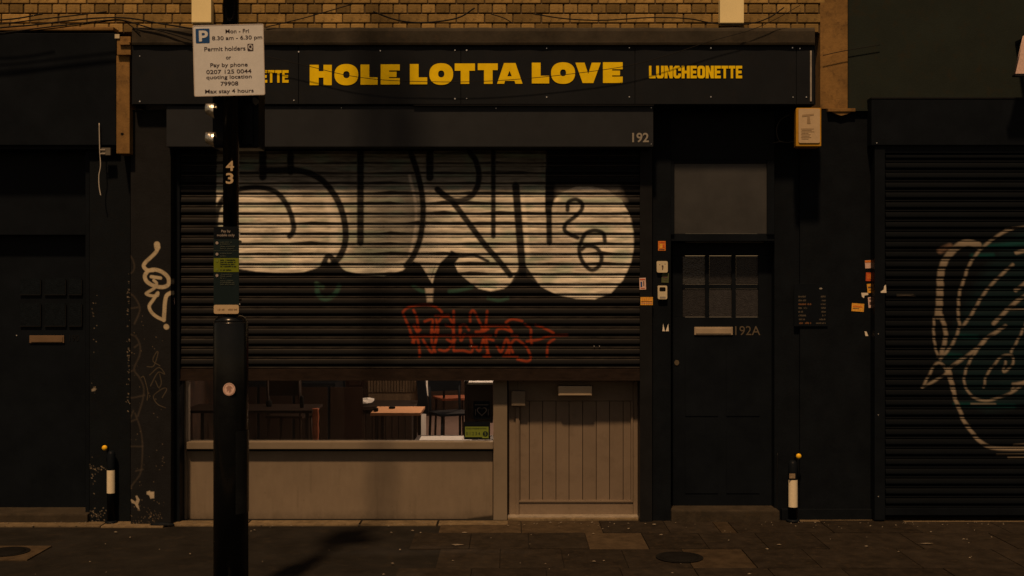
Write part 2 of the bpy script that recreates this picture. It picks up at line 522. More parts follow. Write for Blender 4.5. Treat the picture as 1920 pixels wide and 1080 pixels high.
# ------------------------------------------------------------------ paint canvases (flat spray paint, as colour data on the surfaces)
class Canvas:
    def __init__(s, x0, y0, x1, y1, base, ss=2):
        s.x0, s.y0, s.ss = x0, y0, ss
        s.w, s.h = int((x1 - x0) * ss) + 2, int((y1 - y0) * ss) + 2
        s.im = np.zeros((s.h, s.w, 3)) + np.array(base)
        yy, xx = np.mgrid[0:s.h, 0:s.w]
        s.px = x0 + xx / ss
        s.py = y0 + yy / ss
    def blend(s, sl, a, col):
        a = a[..., None]
        s.im[sl] = s.im[sl] * (1 - a) + np.array(col) * a
    def win(s, x0, y0, x1, y1):
        a = max(0, int((x0 - s.x0) * s.ss)); b = min(s.w, int((x1 - s.x0) * s.ss) + 2)
        c = max(0, int((y0 - s.y0) * s.ss)); d = min(s.h, int((y1 - s.y0) * s.ss) + 2)
        return (slice(c, d), slice(a, b)) if b > a and d > c else None
    def stroke(s, pts, w, col, alpha=1.0, soft=1.5, curve=True):
        if curve and len(pts) > 2:
            pts = [(p.x, p.y) for p in smooth_path([(x, y, 0) for x, y in pts], 6)]
        xs = [p[0] for p in pts]; ys = [p[1] for p in pts]
        m = w / 2 + soft + 1
        sl = s.win(min(xs) - m, min(ys) - m, max(xs) + m, max(ys) + m)
        if not sl: return
        px, py = s.px[sl], s.py[sl]
        d = np.full(px.shape, 1e9)
        for (ax, ay), (bx, by) in zip(pts, pts[1:]):
            dx, dy = bx - ax, by - ay
            L2 = dx * dx + dy * dy + 1e-9
            t = np.clip(((px - ax) * dx + (py - ay) * dy) / L2, 0, 1)
            d = np.minimum(d, np.hypot(px - ax - t * dx, py - ay - t * dy))
        a = np.clip((w / 2 + soft / 2 - d) / soft, 0, 1) * alpha
        s.blend(sl, a, col)
    def poly(s, pts, col, alpha=1.0, soft=1.5):
        xs = [p[0] for p in pts]; ys = [p[1] for p in pts]
        m = soft + 1
        sl = s.win(min(xs) - m, min(ys) - m, max(xs) + m, max(ys) + m)
        if not sl: return
        px, py = s.px[sl], s.py[sl]
        ins = np.zeros(px.shape, bool)
        d = np.full(px.shape, 1e9)
        n = len(pts)
        for i in range(n):
            ax, ay = pts[i]; bx, by = pts[(i + 1) % n]
            if ay != by:
                c = ((ay > py) != (by > py)) & (px < (bx - ax) * (py - ay) / (by - ay) + ax)
                ins ^= c
            dx, dy = bx - ax, by - ay
            L2 = dx * dx + dy * dy + 1e-9
            t = np.clip(((px - ax) * dx + (py - ay) * dy) / L2, 0, 1)
            d = np.minimum(d, np.hypot(px - ax - t * dx, py - ay - t * dy))
        sd = np.where(ins, d, -d)
        s.blend(sl, np.clip(sd / soft + 0.5, 0, 1) * alpha, col)
    def noise(s, amt, cell_x, cell_y, seed=0):
        rg = np.random.RandomState(seed)
        gw, gh = int(s.w / cell_x) + 3, int(s.h / cell_y) + 3
        g = rg.rand(gh, gw)
        y = np.arange(s.h) / cell_y; x = np.arange(s.w) / cell_x
        yi = y.astype(int); xi = x.astype(int)
        fy = (y - yi)[:, None]; fx = (x - xi)[None, :]
        fy = fy * fy * (3 - 2 * fy); fx = fx * fx * (3 - 2 * fx)
        v = (g[yi][:, xi] * (1 - fy) * (1 - fx) + g[yi + 1][:, xi] * fy * (1 - fx) + g[yi][:, xi + 1] * (1 - fy) * fx + g[yi + 1][:, xi + 1] * fy * fx)
        return v
    def sample(s, px, py):
        x = np.clip((px - s.x0) * s.ss, 0, s.w - 1.001); y = np.clip((py - s.y0) * s.ss, 0, s.h - 1.001)
        xi = x.astype(int); yi = y.astype(int)
        fx = (x - xi)[..., None]; fy = (y - yi)[..., None]
        xj = np.minimum(xi + 1, s.w - 1); yj = np.minimum(yi + 1, s.h - 1)
        return (s.im[yi, xi] * (1 - fx) * (1 - fy) + s.im[yi, xj] * fx * (1 - fy) + s.im[yj, xi] * (1 - fx) * fy + s.im[yj, xj] * fx * fy)

def grid_mesh(name, xs, prof, canvas, glint_wear=None, glint_col=None, seed=0, miss_shade=None):
    """prof rows: (paint row, y, z); xs columns in the same measure"""
    xs = np.array(xs, float)
    nr, nc = len(prof), len(xs)
    co = np.empty((nr, nc, 3))
    pp = np.array([p[0] for p in prof])
    co[:, :, 0] = (xs - 960)[None, :] * k(0)
    co[:, :, 1] = np.array([p[1] for p in prof])[:, None]
    co[:, :, 2] = np.array([p[2] for p in prof])[:, None]
    col = canvas.sample(np.repeat(xs[None, :], nr, 0), np.repeat(pp[:, None], nc, 1))
    if glint_wear is not None:  # pale highlight lines painted on dark slat edges, broken up by wear
        rg_ = np.random.RandomState(seed)
        n_ = np.interp(np.arange(nc), np.arange(0, nc + 12, 12), rg_.rand(len(np.arange(0, nc + 12, 12))))
        a_ = np.array(glint_wear)[:, None] * (0.35 + 0.65 * n_[None, :])
        a_ = (a_ * np.clip((0.06 - col.mean(2)) / 0.03, 0, 1))[..., None]
        col = col * (1 - a_) + np.array(glint_col) * a_
    if miss_shade is not None:  # underside shade painted into the silver, patchy where the spray missed
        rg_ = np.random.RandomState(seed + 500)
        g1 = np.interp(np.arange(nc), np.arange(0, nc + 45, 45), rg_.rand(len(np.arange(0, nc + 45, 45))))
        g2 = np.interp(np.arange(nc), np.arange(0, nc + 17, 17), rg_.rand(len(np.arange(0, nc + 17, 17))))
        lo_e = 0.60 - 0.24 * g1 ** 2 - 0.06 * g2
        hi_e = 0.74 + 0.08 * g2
        tt = np.array(miss_shade)[:, None]
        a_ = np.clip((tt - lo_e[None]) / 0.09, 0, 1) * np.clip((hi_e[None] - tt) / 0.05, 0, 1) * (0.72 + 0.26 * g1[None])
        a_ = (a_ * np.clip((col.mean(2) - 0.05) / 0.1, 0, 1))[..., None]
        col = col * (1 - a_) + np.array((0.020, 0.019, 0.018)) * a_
    idx = np.arange(nr * nc).reshape(nr, nc)
    q = np.stack([idx[:-1, :-1], idx[1:, :-1], idx[1:, 1:], idx[:-1, 1:]], -1).reshape(-1, 4)
    me = bpy.data.meshes.new(name)
    me.vertices.add(nr * nc)
    me.vertices.foreach_set('co', co.ravel())
    me.loops.add(q.size)
    me.loops.foreach_set('vertex_index', q.ravel())
    me.polygons.add(len(q))
    me.polygons.foreach_set('loop_start', np.arange(len(q)) * 4)
    me.update(calc_edges=True)
    me.polygons.foreach_set('use_smooth', np.ones(len(q), bool))
    at = me.color_attributes.new('paint', 'FLOAT_COLOR', 'POINT')
    rgba = np.ones((nr * nc, 4))
    rgba[:, :3] = col.reshape(-1, 3)
    at.data.foreach_set('color', rgba.ravel())
    return me

def shutter_slats(parent, x0, x1, ytop, ybot, pitch, canvas, material, step, glint_col):
    n = int(round((ybot - ytop) / pitch))
    xs = np.arange(x0, x1 + step, step)
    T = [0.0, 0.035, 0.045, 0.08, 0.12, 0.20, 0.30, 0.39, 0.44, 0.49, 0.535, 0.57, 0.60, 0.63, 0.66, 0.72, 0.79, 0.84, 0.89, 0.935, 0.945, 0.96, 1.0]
    YS = [0.006, 0.006, 0.0, -0.0035, -0.005, -0.0075, -0.0100, -0.0118, -0.0125, -0.0129, -0.0130, -0.0118, -0.0088, -0.0050, -0.0022, -0.0008, -0.0006, -0.0014, -0.0024, -0.0032, -0.0026, 0.006, 0.006]
    GLINT = [0, 0, 0.5, 0.6, 0.2, 0.0, 0, 0, 0, 0, 0, 0, 0, 0, 0, 0, 0, 0.2, 0.9, 1.0, 0.8, 0, 0]  # strength of the painted highlights along slat lip and top edge
    for i in range(n):
        pt = ytop + i * pitch
        dy = random.uniform(-0.0006, 0.0006)
        prof = [(pt + t * pitch, y + dy, Z(pt + t * pitch)) for t, y in zip(T, YS)]
        me = grid_mesh('slat', xs, prof, canvas, GLINT, glint_col, i, T)
        mobj('slat', me, material, parent)

# central shutter canvas
BASE = (0.0058, 0.0066, 0.0082)
cv = Canvas(325, 280, 1215, 700, BASE)
SIL = (0.60, 0.57, 0.49)
BLK = (0.0042, 0.0055, 0.008)
cv.poly([(300, 270), (1230, 270), (1230, 350), (1215, 500), (1190, 560), (1100, 566), (780, 545), (400, 520), (330, 360)], (0.0042, 0.0052, 0.0070), 0.85, 30)
sil1 = [(408, 285), (1022, 285), (1022, 500), (1008, 520), (1020, 538), (990, 520), (980, 508), (972, 516), (960, 530), (945, 541), (920, 546), (897, 541), (880, 528),
        (860, 512), (852, 495), (862, 482), (845, 474), (826, 492), (816, 512), (811, 532), (803, 520), (797, 508), (787, 494), (775, 490), (755, 507),
        (720, 517), (680, 515), (650, 508), (636, 500), (612, 490), (595, 502), (570, 510), (530, 512), (480, 509), (450, 504), (430, 497), (412, 475), (405, 440)]
cv.poly(sil1, SIL, 1.0, 2.5)
disc = [(975, 505), (990, 515), (1015, 538), (1045, 553), (1080, 560), (1115, 561), (1145, 550), (1168, 525), (1182, 495), (1188, 465), (1187, 435), (1180, 402), (1165, 375),
        (1140, 357), (1110, 350), (1080, 350), (1055, 360), (1040, 375), (1034, 392), (1032, 420), (1030, 400), (1010, 400), (980, 450)]
cv.poly(disc, SIL, 1.0, 2.5)
# greyer letters and pale edges of the second coat
GRE = (0.27, 0.265, 0.225)
cv.poly([(652, 300), (775, 300), (786, 345), (788, 410), (780, 450), (765, 488), (720, 500), (660, 492), (648, 440)], GRE, 0.75, 16)
cv.poly([(555, 330), (600, 345), (628, 375), (640, 420), (634, 470), (610, 485), (562, 470), (556, 410)], (0.40, 0.38, 0.32), 0.6, 22)
cv.poly([(800, 285), (1020, 285), (1020, 345), (990, 360), (890, 372), (830, 372), (800, 340)], GRE, 0.7, 14)
cv.poly([(1045, 352), (1160, 352), (1172, 378), (1110, 386), (1045, 384)], (0.40, 0.37, 0.32), 0.6, 16)
cv.poly([(990, 452), (1070, 446), (1085, 478), (1040, 500), (990, 492)], (0.38, 0.34, 0.30), 0.5, 22)
cv.stroke([(1040, 392), (1046, 372), (1075, 358), (1110, 356)], 7, (0.72, 0.68, 0.58), 0.6, 5)
cv.stroke([(1178, 410), (1183, 450), (1176, 495), (1150, 535)], 8, (0.74, 0.70, 0.60), 0.6, 6)
cv.stroke([(420, 380), (450, 364), (495, 362), (525, 378)], 6, (0.55, 0.50, 0.44), 0.5, 6)
cv.stroke([(868, 330), (885, 320), (882, 300)], 5, (0.5, 0.42, 0.34), 0.5, 4)
# uneven spray coverage
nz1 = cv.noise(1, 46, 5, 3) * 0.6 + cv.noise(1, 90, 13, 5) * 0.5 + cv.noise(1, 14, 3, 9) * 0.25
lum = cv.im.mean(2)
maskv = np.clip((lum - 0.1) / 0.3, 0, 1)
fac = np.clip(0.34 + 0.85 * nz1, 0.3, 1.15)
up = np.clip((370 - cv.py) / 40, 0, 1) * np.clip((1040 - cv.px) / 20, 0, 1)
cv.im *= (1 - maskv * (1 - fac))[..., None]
cv.im *= (1 - 0.68 * up * maskv)[..., None]                       # housing shade painted into the silver on the upper slats
tn = np.clip((cv.noise(1, 70, 24, 21) - 0.56) * 3, 0, 1) * maskv * 0.45
cv.im = cv.im * (1 - tn[..., None]) + np.array((0.14, 0.27, 0.21)) * tn[..., None]
cv.stroke([(768, 330), (779, 380), (779, 430), (768, 480)], 5, (0.72, 0.66, 0.56), 0.7, 4)
cv.stroke([(979, 370), (985, 420), (990, 480)], 8, (0.72, 0.68, 0.58), 0.7, 5)
cv.stroke([(615, 380), (628, 430), (620, 480)], 16, (0.66, 0.62, 0.55), 0.6, 8)
for pts, w in (([(500, 320), (560, 320), (600, 335), (630, 370), (645, 410), (648, 450), (638, 480), (620, 499)], 12),
               ([(493, 280), (493, 332)], 14), ([(545, 280), (545, 322)], 13),
               ([(404, 430), (408, 395), (425, 366), (455, 354), (490, 352), (520, 362), (540, 388), (550, 418), (550, 434), (543, 443)], 10),
               ([(676, 280), (676, 455)], 13),
               ([(768, 280), (783, 325), (792, 370), (793, 410), (787, 450), (775, 480), (762, 498)], 11),
               ([(806, 280), (806, 333)], 14),
               ([(820, 355), (835, 368), (855, 377), (877, 372), (893, 355), (898, 328), (892, 302), (880, 284)], 11),
               ([(822, 357), (850, 381), (880, 420), (910, 460), (932, 485), (957, 516)], 11),
               ([(925, 285), (925, 443)], 9), ([(967, 348), (971, 400), (975, 450), (980, 512)], 14), ([(1028, 320), (1030, 455)], 11),
               ([(1064, 394), (1066, 379), (1080, 374), (1091, 382), (1090, 394), (1076, 408), (1061, 420), (1060, 434), (1083, 446)], 8),
               ([(1134, 452), (1131, 438), (1115, 432), (1098, 438), (1089, 455), (1086, 472), (1093, 492), (1108, 506), (1122, 500), (1128, 482), (1118, 465), (1100, 461), (1090, 468)], 8),
               ([(640, 510), (618, 480), (606, 496)], 10), ([(847, 473), (862, 480), (890, 479), (915, 490)], 6), ([(803, 540), (815, 500)], 0.5)):
    cv.stroke(pts, w, BLK, 0.97, 3)
cv.poly([(975, 498), (986, 498), (1012, 535), (955, 535)], BLK, 0.95, 3)
GRN = (0.018, 0.062, 0.046)
cv.stroke([(594, 536), (598, 554), (612, 560), (628, 552), (636, 536)], 9, GRN, 0.9, 4)
cv.stroke([(594, 532), (605, 538)], 8, (0.06, 0.13, 0.09), 0.6, 4)
cv.stroke([(775, 536), (790, 545), (803, 547)], 7, GRN, 0.9, 4)
cv.stroke([(843, 546), (860, 544), (885, 538)], 7, GRN, 0.9, 4)
cv.stroke([(915, 559), (935, 563), (952, 559)], 6, GRN, 0.9, 4)
cv.poly([(797, 540), (813, 540), (811, 566), (801, 566)], (0.42, 0.38, 0.32), 0.85, 4)
cv.stroke([(900, 535), (930, 540)], 4, (0.1, 0.22, 0.16), 0.6, 3)
RED = (0.235, 0.034, 0.008)
def zr(pts): return [(740 + x / 5.647, 560 + y / 5.647) for x, y in pts]
for pts in ([(90, 140), (130, 100), (220, 75), (350, 65), (450, 95), (500, 140)], [(90, 165), (130, 250), (165, 340), (205, 470)],
            [(200, 120), (235, 200), (250, 340), (200, 290)], [(320, 240), (400, 220), (400, 330), (430, 350), (445, 280)],
            [(430, 180), (570, 175)], [(470, 240), (500, 200), (570, 195), (610, 250)], [(625, 130), (625, 330), (610, 450), (555, 430)],
            [(165, 395), (380, 395), (560, 390), (1020, 390)], [(190, 460), (240, 420), (265, 560), (262, 615)],
            [(300, 430), (340, 500), (400, 565), (440, 430)], [(470, 540), (540, 550), (600, 500), (640, 430)],
            [(630, 552), (720, 548), (820, 555), (800, 400)], [(700, 340), (700, 290), (745, 280), (785, 330)],
            [(800, 240), (800, 165), (835, 125), (890, 230), (940, 330)], [(980, 130), (970, 240), (965, 330)],
            [(950, 290), (1080, 287), (1200, 285)], [(1180, 250), (1220, 222), (1270, 218), (1350, 235)], [(920, 325), (990, 320)],
            [(840, 500), (900, 550), (940, 430), (980, 420), (1045, 440)], [(940, 430), (1000, 600)], [(1070, 390), (1085, 330), (1150, 315), (1240, 350)],
            [(1080, 500), (1130, 560), (1185, 425), (1250, 565)], [(940, 610), (1010, 612)], [(1150, 608), (1300, 612)],
            [(1170, 600), (1230, 480), (1280, 430), (1340, 460), (1400, 520), (1440, 620), (1405, 662), (1300, 640)],
            [(1380, 272), (1440, 320), (1440, 400), (1450, 480)], [(1490, 280), (1600, 320), (1680, 362)],
            [(1400, 450), (1520, 432), (1650, 395), (1825, 385)], [(1690, 425), (1625, 480), (1612, 610)], [(210, 280), (240, 350), (270, 330)], [(390, 280), (395, 470), (430, 560)], [(440, 220), (460, 330), (430, 470)], [(540, 280), (620, 330), (625, 540)], [(690, 290), (700, 440), (740, 380)], [(860, 350), (940, 345), (970, 330)], [(970, 430), (985, 560), (960, 610)], [(1185, 420), (1215, 520), (1210, 600)], [(1200, 290), (1235, 340)], [(1240, 390), (1300, 395)], [(800, 500), (870, 505)]):
    cv.stroke(zr(pts), 4.2, RED, 0.85, 3)

# ------------------------------------------------------------------ the shop building
shop = thing('shop_building', 'shop with a dark sign board, half lowered graffitied shutter and grey-brown door', 'building', (0, 0.3, 0))
# brickwork above the cornice: backing wall plus single bricks in front of it
box('upper_wall', (X(-60), 0.092, Z(62, 0.09)), (X(1592, 0.09), 0.40, 7.5), M['mortar'], shop, bev=0)
py0 = 62.0
rowi = 0
head = stretch = None
def brick_mesh(w):
    bm = bmesh.new()
    bm_box(bm, (0, 0, 0), (w, 0.05, 0.066))
    bmesh.ops.bevel(bm, geom=bm.edges[:], offset=0.004, segments=1, affect='EDGES')
    me = finish(bm, 'brick')
    me.materials.append(M['brick'])
    return me
bo = base_of(shop)
bh, bs_ = brick_mesh(0.102), brick_mesh(0.214)
z = Z(62, 0.09)
nb = 0
while rowi < 5:
    hd = rowi % 2 == 0
    x = X(-60, 0.09) + (0.0 if hd else 0.05)
    step_w = 0.112 if hd else 0.224
    while x < X(1590, 0.09) - step_w:
        o = bpy.data.objects.new('brick', bh if hd else bs_)
        link(o)
        o.parent = shop
        o.location = Vector((x + random.uniform(-.002, .002), 0.080 + random.uniform(-0.003, 0.003), z + 0.005)) - bo
        nb += 1
        x += step_w
    z += 0.076
    rowi += 1
print('bricks', nb)
# ochre rendered pier right of the sign
pbox('render_pier', 1538, -60, 1590, 204, 0.078, 0.40, M['ochre'], shop)
pbox('corbel', 1553, 203, 1604, 209, 0.03, 0.4, M['ochre'], shop)
plate('corbel_foot', [[(1558, 209), (1598, 209), (1588, 214), (1577, 217), (1566, 213)]], 0.04, 0.05, M['ochre'], shop)
# narrow ochre pilaster with a small console on the left of the sign
pbox('pilaster_shaft', 218, 104, 243, 288, -0.205, 0.2, M['ochre'], shop, 0.006)
pbox('console', 219, 68, 245, 103, -0.235, 0.2, M['ochre'], shop, 0.008)
pbox('console_ledge', 224, 78, 243, 84, -0.255, -0.236, M['ochre'], shop, 0.004)
pbox('console_bracket', 215, 64, 224, 72, -0.245, -0.236, M['cream'], shop, 0.002)
plate('socket_hole', [ellipse(229, 251, 3, 2.2, 10)], -0.207, 0.001, M['iron'], shop)

# cornice: sloped lead top over a moulded front
bm = bmesh.new()
xa, xb = X(246, -0.26), X(1529, -0.26)
zt, zb = Z(50, -0.26), Z(84, -0.26)
sec = [(-0.225, zb), (-0.245, zb + 0.004), (-0.250, zb + 0.02), (-0.250, zb + 0.024), (-0.245, zb + 0.026), (-0.246, zt - 0.03), (-0.240, zt - 0.012), (-0.225, zt), (0.078, zt + 0.03), (0.078, zb)]
nseg = 60
rings = []
for i in range(nseg + 1):
    x = xa + (xb - xa) * i / nseg
    j = 0.0025 * math.sin(i * 1.7) + random.uniform(-0.0015, 0.0015)
    rings.append([bm.verts.new((x, y + (j if 0 < q < 8 else 0), zz + (j if 4 < q < 8 else 0) - 0.0)) for q, (y, zz) in enumerate(sec)])
for a, b in zip(rings, rings[1:]):
    for q in range(len(sec)):
        bm.faces.new((a[q], a[(q + 1) % len(sec)], b[(q + 1) % len(sec)], b[q]))
bm.faces.new(rings[0][::-1]); bm.faces.new(rings[-1])
mobj('cornice', finish(bm, 'cornice'), M['cornice'], shop)

# fascia box behind the sign panels
pbox('fascia_box', 247, 86, 1529, 196, -0.213, 0.076, M['black'], shop, 0)

# sign: three panels, lettering, screws
sign = thing('shop_sign', 'long black shop sign reading HOLE LOTTA LOVE and LUNCHEONETTE in yellow capitals', 'sign', (X(890, -0.22), -0.22, Z(196, -0.22)))
for a, b in ((248, 559), (560.2, 863.6), (864.8, 1190), (1191.2, 1492.5), (1493.7, 1526)):
    pbox('panel', a, 87, b, 195, -0.222, -0.2135, M['sign_black'], sign, 0.001)
pbox('edge_trim', 1519, 95, 1522, 190, -0.228, -0.2225, M['steel'], sign, 0.001)
pbox('bottom_trim', 775, 196.2, 1226, 198.0, -0.226, -0.2135, M['dark_trim'], sign, 0)
Y_ = -0.2265
def L_(x0, y0, x1, y1, sx, fy): return [[(x0, y0), (sx, y0), (sx, fy), (x1, fy), (x1, y1), (x0, y1)]]
def E_(x0, y0, x1, y1, sx, a, b, c, d, mx): return [[(x0, y0), (x1, y0), (x1, a), (sx, a), (sx, b), (mx, b), (mx, c), (sx, c), (sx, d), (x1, d), (x1, y1), (x0, y1)]]
def T_(x0, y0, x1, y1, a, b, by): return [[(x0, y0), (x1, y0), (x1, by), (b, by), (b, y1), (a, y1), (a, by), (x0, by)]]
letters = [
    ('H', [[(580.7, 121.5), (597.5, 121.5), (597.5, 133.5), (606.5, 133.5), (606.5, 121.5), (622, 121.5), (622, 159.6), (606.5, 159.6), (606.5, 145.5), (597.5, 145.5), (597.5, 159.6), (580.7, 159.6)]]),
    ('O', [superellipse(649.4, 139.9, 22.3, 19.9), superellipse(649.5, 140, 6.0, 6.6)]),
    ('L', L_(676, 121, 708, 158.8, 692.3, 145)),
    ('E', E_(713.8, 120.6, 749.5, 158.4, 729.5, 132, 134.4, 144.3, 146.4, 743.5)),
    ('L', L_(768.5, 120, 801, 158, 784.8, 145)),
    ('O', [superellipse(827.3, 138.8, 22.3, 20.3), superellipse(827.3, 138.6, 5.8, 6.5)]),
    ('T', T_(852.6, 119, 890.5, 157.2, 863.8, 879.8, 132.6)),
    ('T', T_(895.8, 118.9, 933.3, 157.2, 907.5, 923.6, 131.4)),
    ('A', [[(945, 118.2), (966.5, 118.2), (979.7, 157), (966.5, 157), (964.8, 151.5), (947, 151.5), (945.3, 157), (932, 157)], [(955.4, 132.5), (951.2, 143), (959.6, 143)]]),
    ('L', L_(997.2, 117.5, 1029.7, 156.4, 1013.6, 142)),
    ('O', [superellipse(1055.8, 137, 22.5, 20.2), superellipse(1055.8, 136.5, 5.6, 6.4)]),
    ('V', [[(1079, 117.5), (1096, 117.5), (1103, 139), (1109.5, 117.5), (1126.4, 117.5), (1112.5, 155.6), (1092.5, 155.6)]]),
    ('E', E_(1130.6, 116.7, 1167.5, 155.5, 1147.8, 129.8, 132.3, 141.3, 143.6, 1162.5)),
]
for nm, p in letters:
    plate('letter', p, Y_, 0.004, M['yellow'], sign)
def cond(ch, x, y0, w, h):
    s = w * 0.36
    y1 = y0 + h
    x1 = x + w
    b = h * 0.22
    if ch == 'L': return L_(x, y0, x1, y1, x + s, y1 - b)
    if ch == 'T': return T_(x, y0, x1, y1, x + w / 2 - s / 2, x + w / 2 + s / 2, y0 + b)
    if ch == 'E': return E_(x, y0, x1, y1, x + s, y0 + b, y0 + h * .39, y0 + h * .61, y1 - b, x1 - 1)
    if ch == 'H': return [[(x, y0), (x + s, y0), (x + s, y0 + h * .39), (x1 - s, y0 + h * .39), (x1 - s, y0), (x1, y0), (x1, y1), (x1 - s, y1), (x1 - s, y0 + h * .61), (x + s, y0 + h * .61), (x + s, y1), (x, y1)]]
    if ch == 'N': return [[(x, y0), (x + s, y0), (x1 - s, y0 + h * .55), (x1 - s, y0), (x1, y0), (x1, y1), (x1 - s, y1), (x + s, y0 + h * .45), (x + s, y1), (x, y1)]]
    if ch == 'U': return [[(x, y0), (x + s, y0), (x + s, y1 - b), (x1 - s, y1 - b), (x1 - s, y0), (x1, y0), (x1, y1 - 4), (x1 - 2.6, y1), (x + 2.6, y1), (x, y1 - 4)]]
    if ch == 'O': return [rrect(x, y0, x1, y1, w * .36), rrect(x + s, y0 + b, x1 - s, y1 - b, w * .10)]
    if ch == 'C': return [[(x + 3.5, y0), (x1 - 3.5, y0), (x1, y0 + 4), (x1, y0 + h * .40), (x1 - s, y0 + h * .40), (x1 - s, y0 + b), (x + s, y0 + b), (x + s, y1 - b), (x1 - s, y1 - b), (x1 - s, y0 + h * .62), (x1, y0 + h * .62), (x1, y1 - 4), (x1 - 3.5, y1), (x + 3.5, y1), (x, y1 - 4), (x, y0 + 4)]]
for start, yy in ((366.5, 131.5), (1217, 123.3)):
    x = start
    sc_ = 174.5 / 171.8
    for ch in 'LUNCHEONETTE':
        w = {'L': 12, 'U': 14, 'N': 15, 'C': 14, 'H': 15, 'E': 11.5, 'O': 14, 'T': 12}[ch] * sc_
        plate('small_letter', cond(ch, x, yy, w, 23.5), Y_, 0.004, M['yellow'], sign)
        x += w + 1.3 * sc_
def screw(x, y, yy, parent, r=0.006):
    me = curve_mesh([[(X(x, yy) + r * math.cos(t * math.pi / 4), Z(y, yy) + r * math.sin(t * math.pi / 4)) for t in range(8)]], 0.004)
    return mobj('screw', stand(me, yy, 0.004), M['screw'], parent)
for x, y in ((262, 105), (713, 95), (853, 94), (875, 94), (1025, 90.5), (1180, 89.5), (1333, 90), (1486, 89.5), (1500, 91), (551, 188), (262, 190), (853, 185), (875, 184.5), (1025, 182),
             (1180, 181.5), (1333, 181.5), (1487, 182), (1512, 182), (405, 96), (560, 97)):
    screw(x, y, -0.2265, sign, random.choice((0.004, 0.005, 0.006)))

# shutter housing under the sign
hs = pbox('shutter_housing', 312, 199, 1225, 275, -0.200, 0.16, M['housing'], shop, 0.004)
text('street_number', '192', 1201, 258, 31, 18, -0.2035, M['grey_letter'], hs, 0.002, bold=0.02)
for x, y in ((1221, 202), (1221, 270), (640, 202), (930, 203)):
    screw(x, y, -0.2035, hs, 0.003)

# roller shutter
sh = part('roller_shutter', shop)
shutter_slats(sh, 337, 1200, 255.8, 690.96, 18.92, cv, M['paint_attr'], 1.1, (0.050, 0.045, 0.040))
pbox('bottom_bar', 337, 691.5, 1200, 712, -0.016, 0.03, M['bar'], sh, 0.003)
pbox('bottom_bar_lip', 337, 711.0, 1200, 713.8, -0.028, -0.0165, M['bar'], sh, 0.001)
pbox('guide_rail', 1200, 275.5, 1223, 984, -0.030, 0.15, M['dark_trim'], sh, 0.003)
pbox('guide_rail', 321, 275.5, 337, 984, -0.030, 0.15, M['black'], sh, 0.003)
for y in (640,): pass
for x, y in ((884, 649), (1114, 649), (1124, 649)):
    screw(x, y, -0.016, sh, 0.004)

# left painted pilaster with tags
cp = Canvas(240, 205, 324, 986, (0.0120, 0.0130, 0.0150))
def zp(pts): return [(230 + x / 3.173, 440 + y / 3.173) for x, y in pts]
TAG = (0.46, 0.40, 0.28)
for pts, w in (([(205, 62), (203, 95), (175, 128), (137, 163), (125, 188), (145, 210), (180, 212)], 19),
               ([(150, 215), (190, 208), (235, 222), (270, 255), (272, 295), (240, 312), (190, 305), (145, 280), (132, 245), (150, 215)], 20),
               ([(170, 250), (225, 258)], 17), ([(185, 272), (202, 290), (188, 318), (150, 342), (140, 352), (165, 362), (205, 362), (210, 345)], 15),
               ([(205, 350), (180, 390), (158, 425), (172, 462), (205, 490), (245, 508)], 17), ([(245, 508), (248, 460), (252, 400), (262, 362), (285, 346)], 20)):
    cp.stroke(zp(pts), w * 1.15 / 3.173, TAG, 0.97, 1.2)
cp.stroke(zp([(204, 58), (206, 75)]), 36 / 3.173, TAG, 0.95, 1.5)
cp.stroke(zp([(259, 547), (261, 549)]), 32 / 3.173, TAG, 0.95, 1.2)
GRY = (0.06, 0.05, 0.04)
for pts in ([(35, 110), (60, 150), (70, 190), (60, 220), (45, 230)], [(40, 350), (70, 370), (98, 420), (100, 460), (70, 530)], [(40, 440), (90, 432)],
            [(40, 590), (80, 610), (103, 660), (100, 720), (68, 800), (100, 850), (125, 910), (120, 980), (90, 1080)], [(70, 670), (90, 655)], [(30, 820), (70, 805)], [(30, 965), (60, 970), (130, 955)]):
    cp.stroke(zp(pts), 3.2, GRY, 0.6, 2)
for pts in ([(238, 800), (250, 770)], [(253, 775), (262, 800), (267, 830), (266, 870), (262, 890), (249, 908), (243, 918)], [(243, 837), (267, 837)], [(255, 883), (268, 880)], [(246, 790), (256, 786)]):
    cp.stroke(pts, 3.0, GRY, 0.6, 2)
for pts in ([(145, 785), (185, 780), (210, 705), (200, 700), (180, 750), (222, 780)], [(160, 835), (215, 790), (250, 830), (210, 820), (165, 900)], [(195, 870), (215, 910), (230, 880), (220, 830)],
            [(110, 850), (125, 845), (140, 890), (150, 940), (145, 985)], [(235, 970), (262, 920), (240, 915), (190, 950), (185, 975), (210, 1010), (255, 1030)]):
    cp.stroke(zp(pts), 1.2, (0.10, 0.082, 0.055), 0.9, 1)
cp.poly([(275, 922), (281, 920), (282, 922), (289, 922), (289, 934), (282, 935), (280, 929), (275, 927)], (0.42, 0.37, 0.28), 1, 1.2)
cp.poly([(245, 937), (247, 936), (254, 941), (256, 937), (254, 930), (257, 929), (262, 937), (259, 946), (262, 957), (256, 951), (253, 945), (247, 943)], (0.36, 0.31, 0.23), 1, 1.2)
rg = random.Random(3)
for _ in range(130):
    yb_ = 986 - abs(rg.gauss(0, 25)) if rg.random() < 0.6 else rg.uniform(590, 986)
    xb_ = rg.uniform(246, 309)
    r_ = rg.uniform(0.4, 1.5)
    cp.stroke([(xb_, yb_), (xb_ + rg.uniform(-1, 1), yb_ + rg.uniform(-1, 1))], r_, (0.22, 0.17, 0.11), rg.uniform(0.3, 0.9), 1)
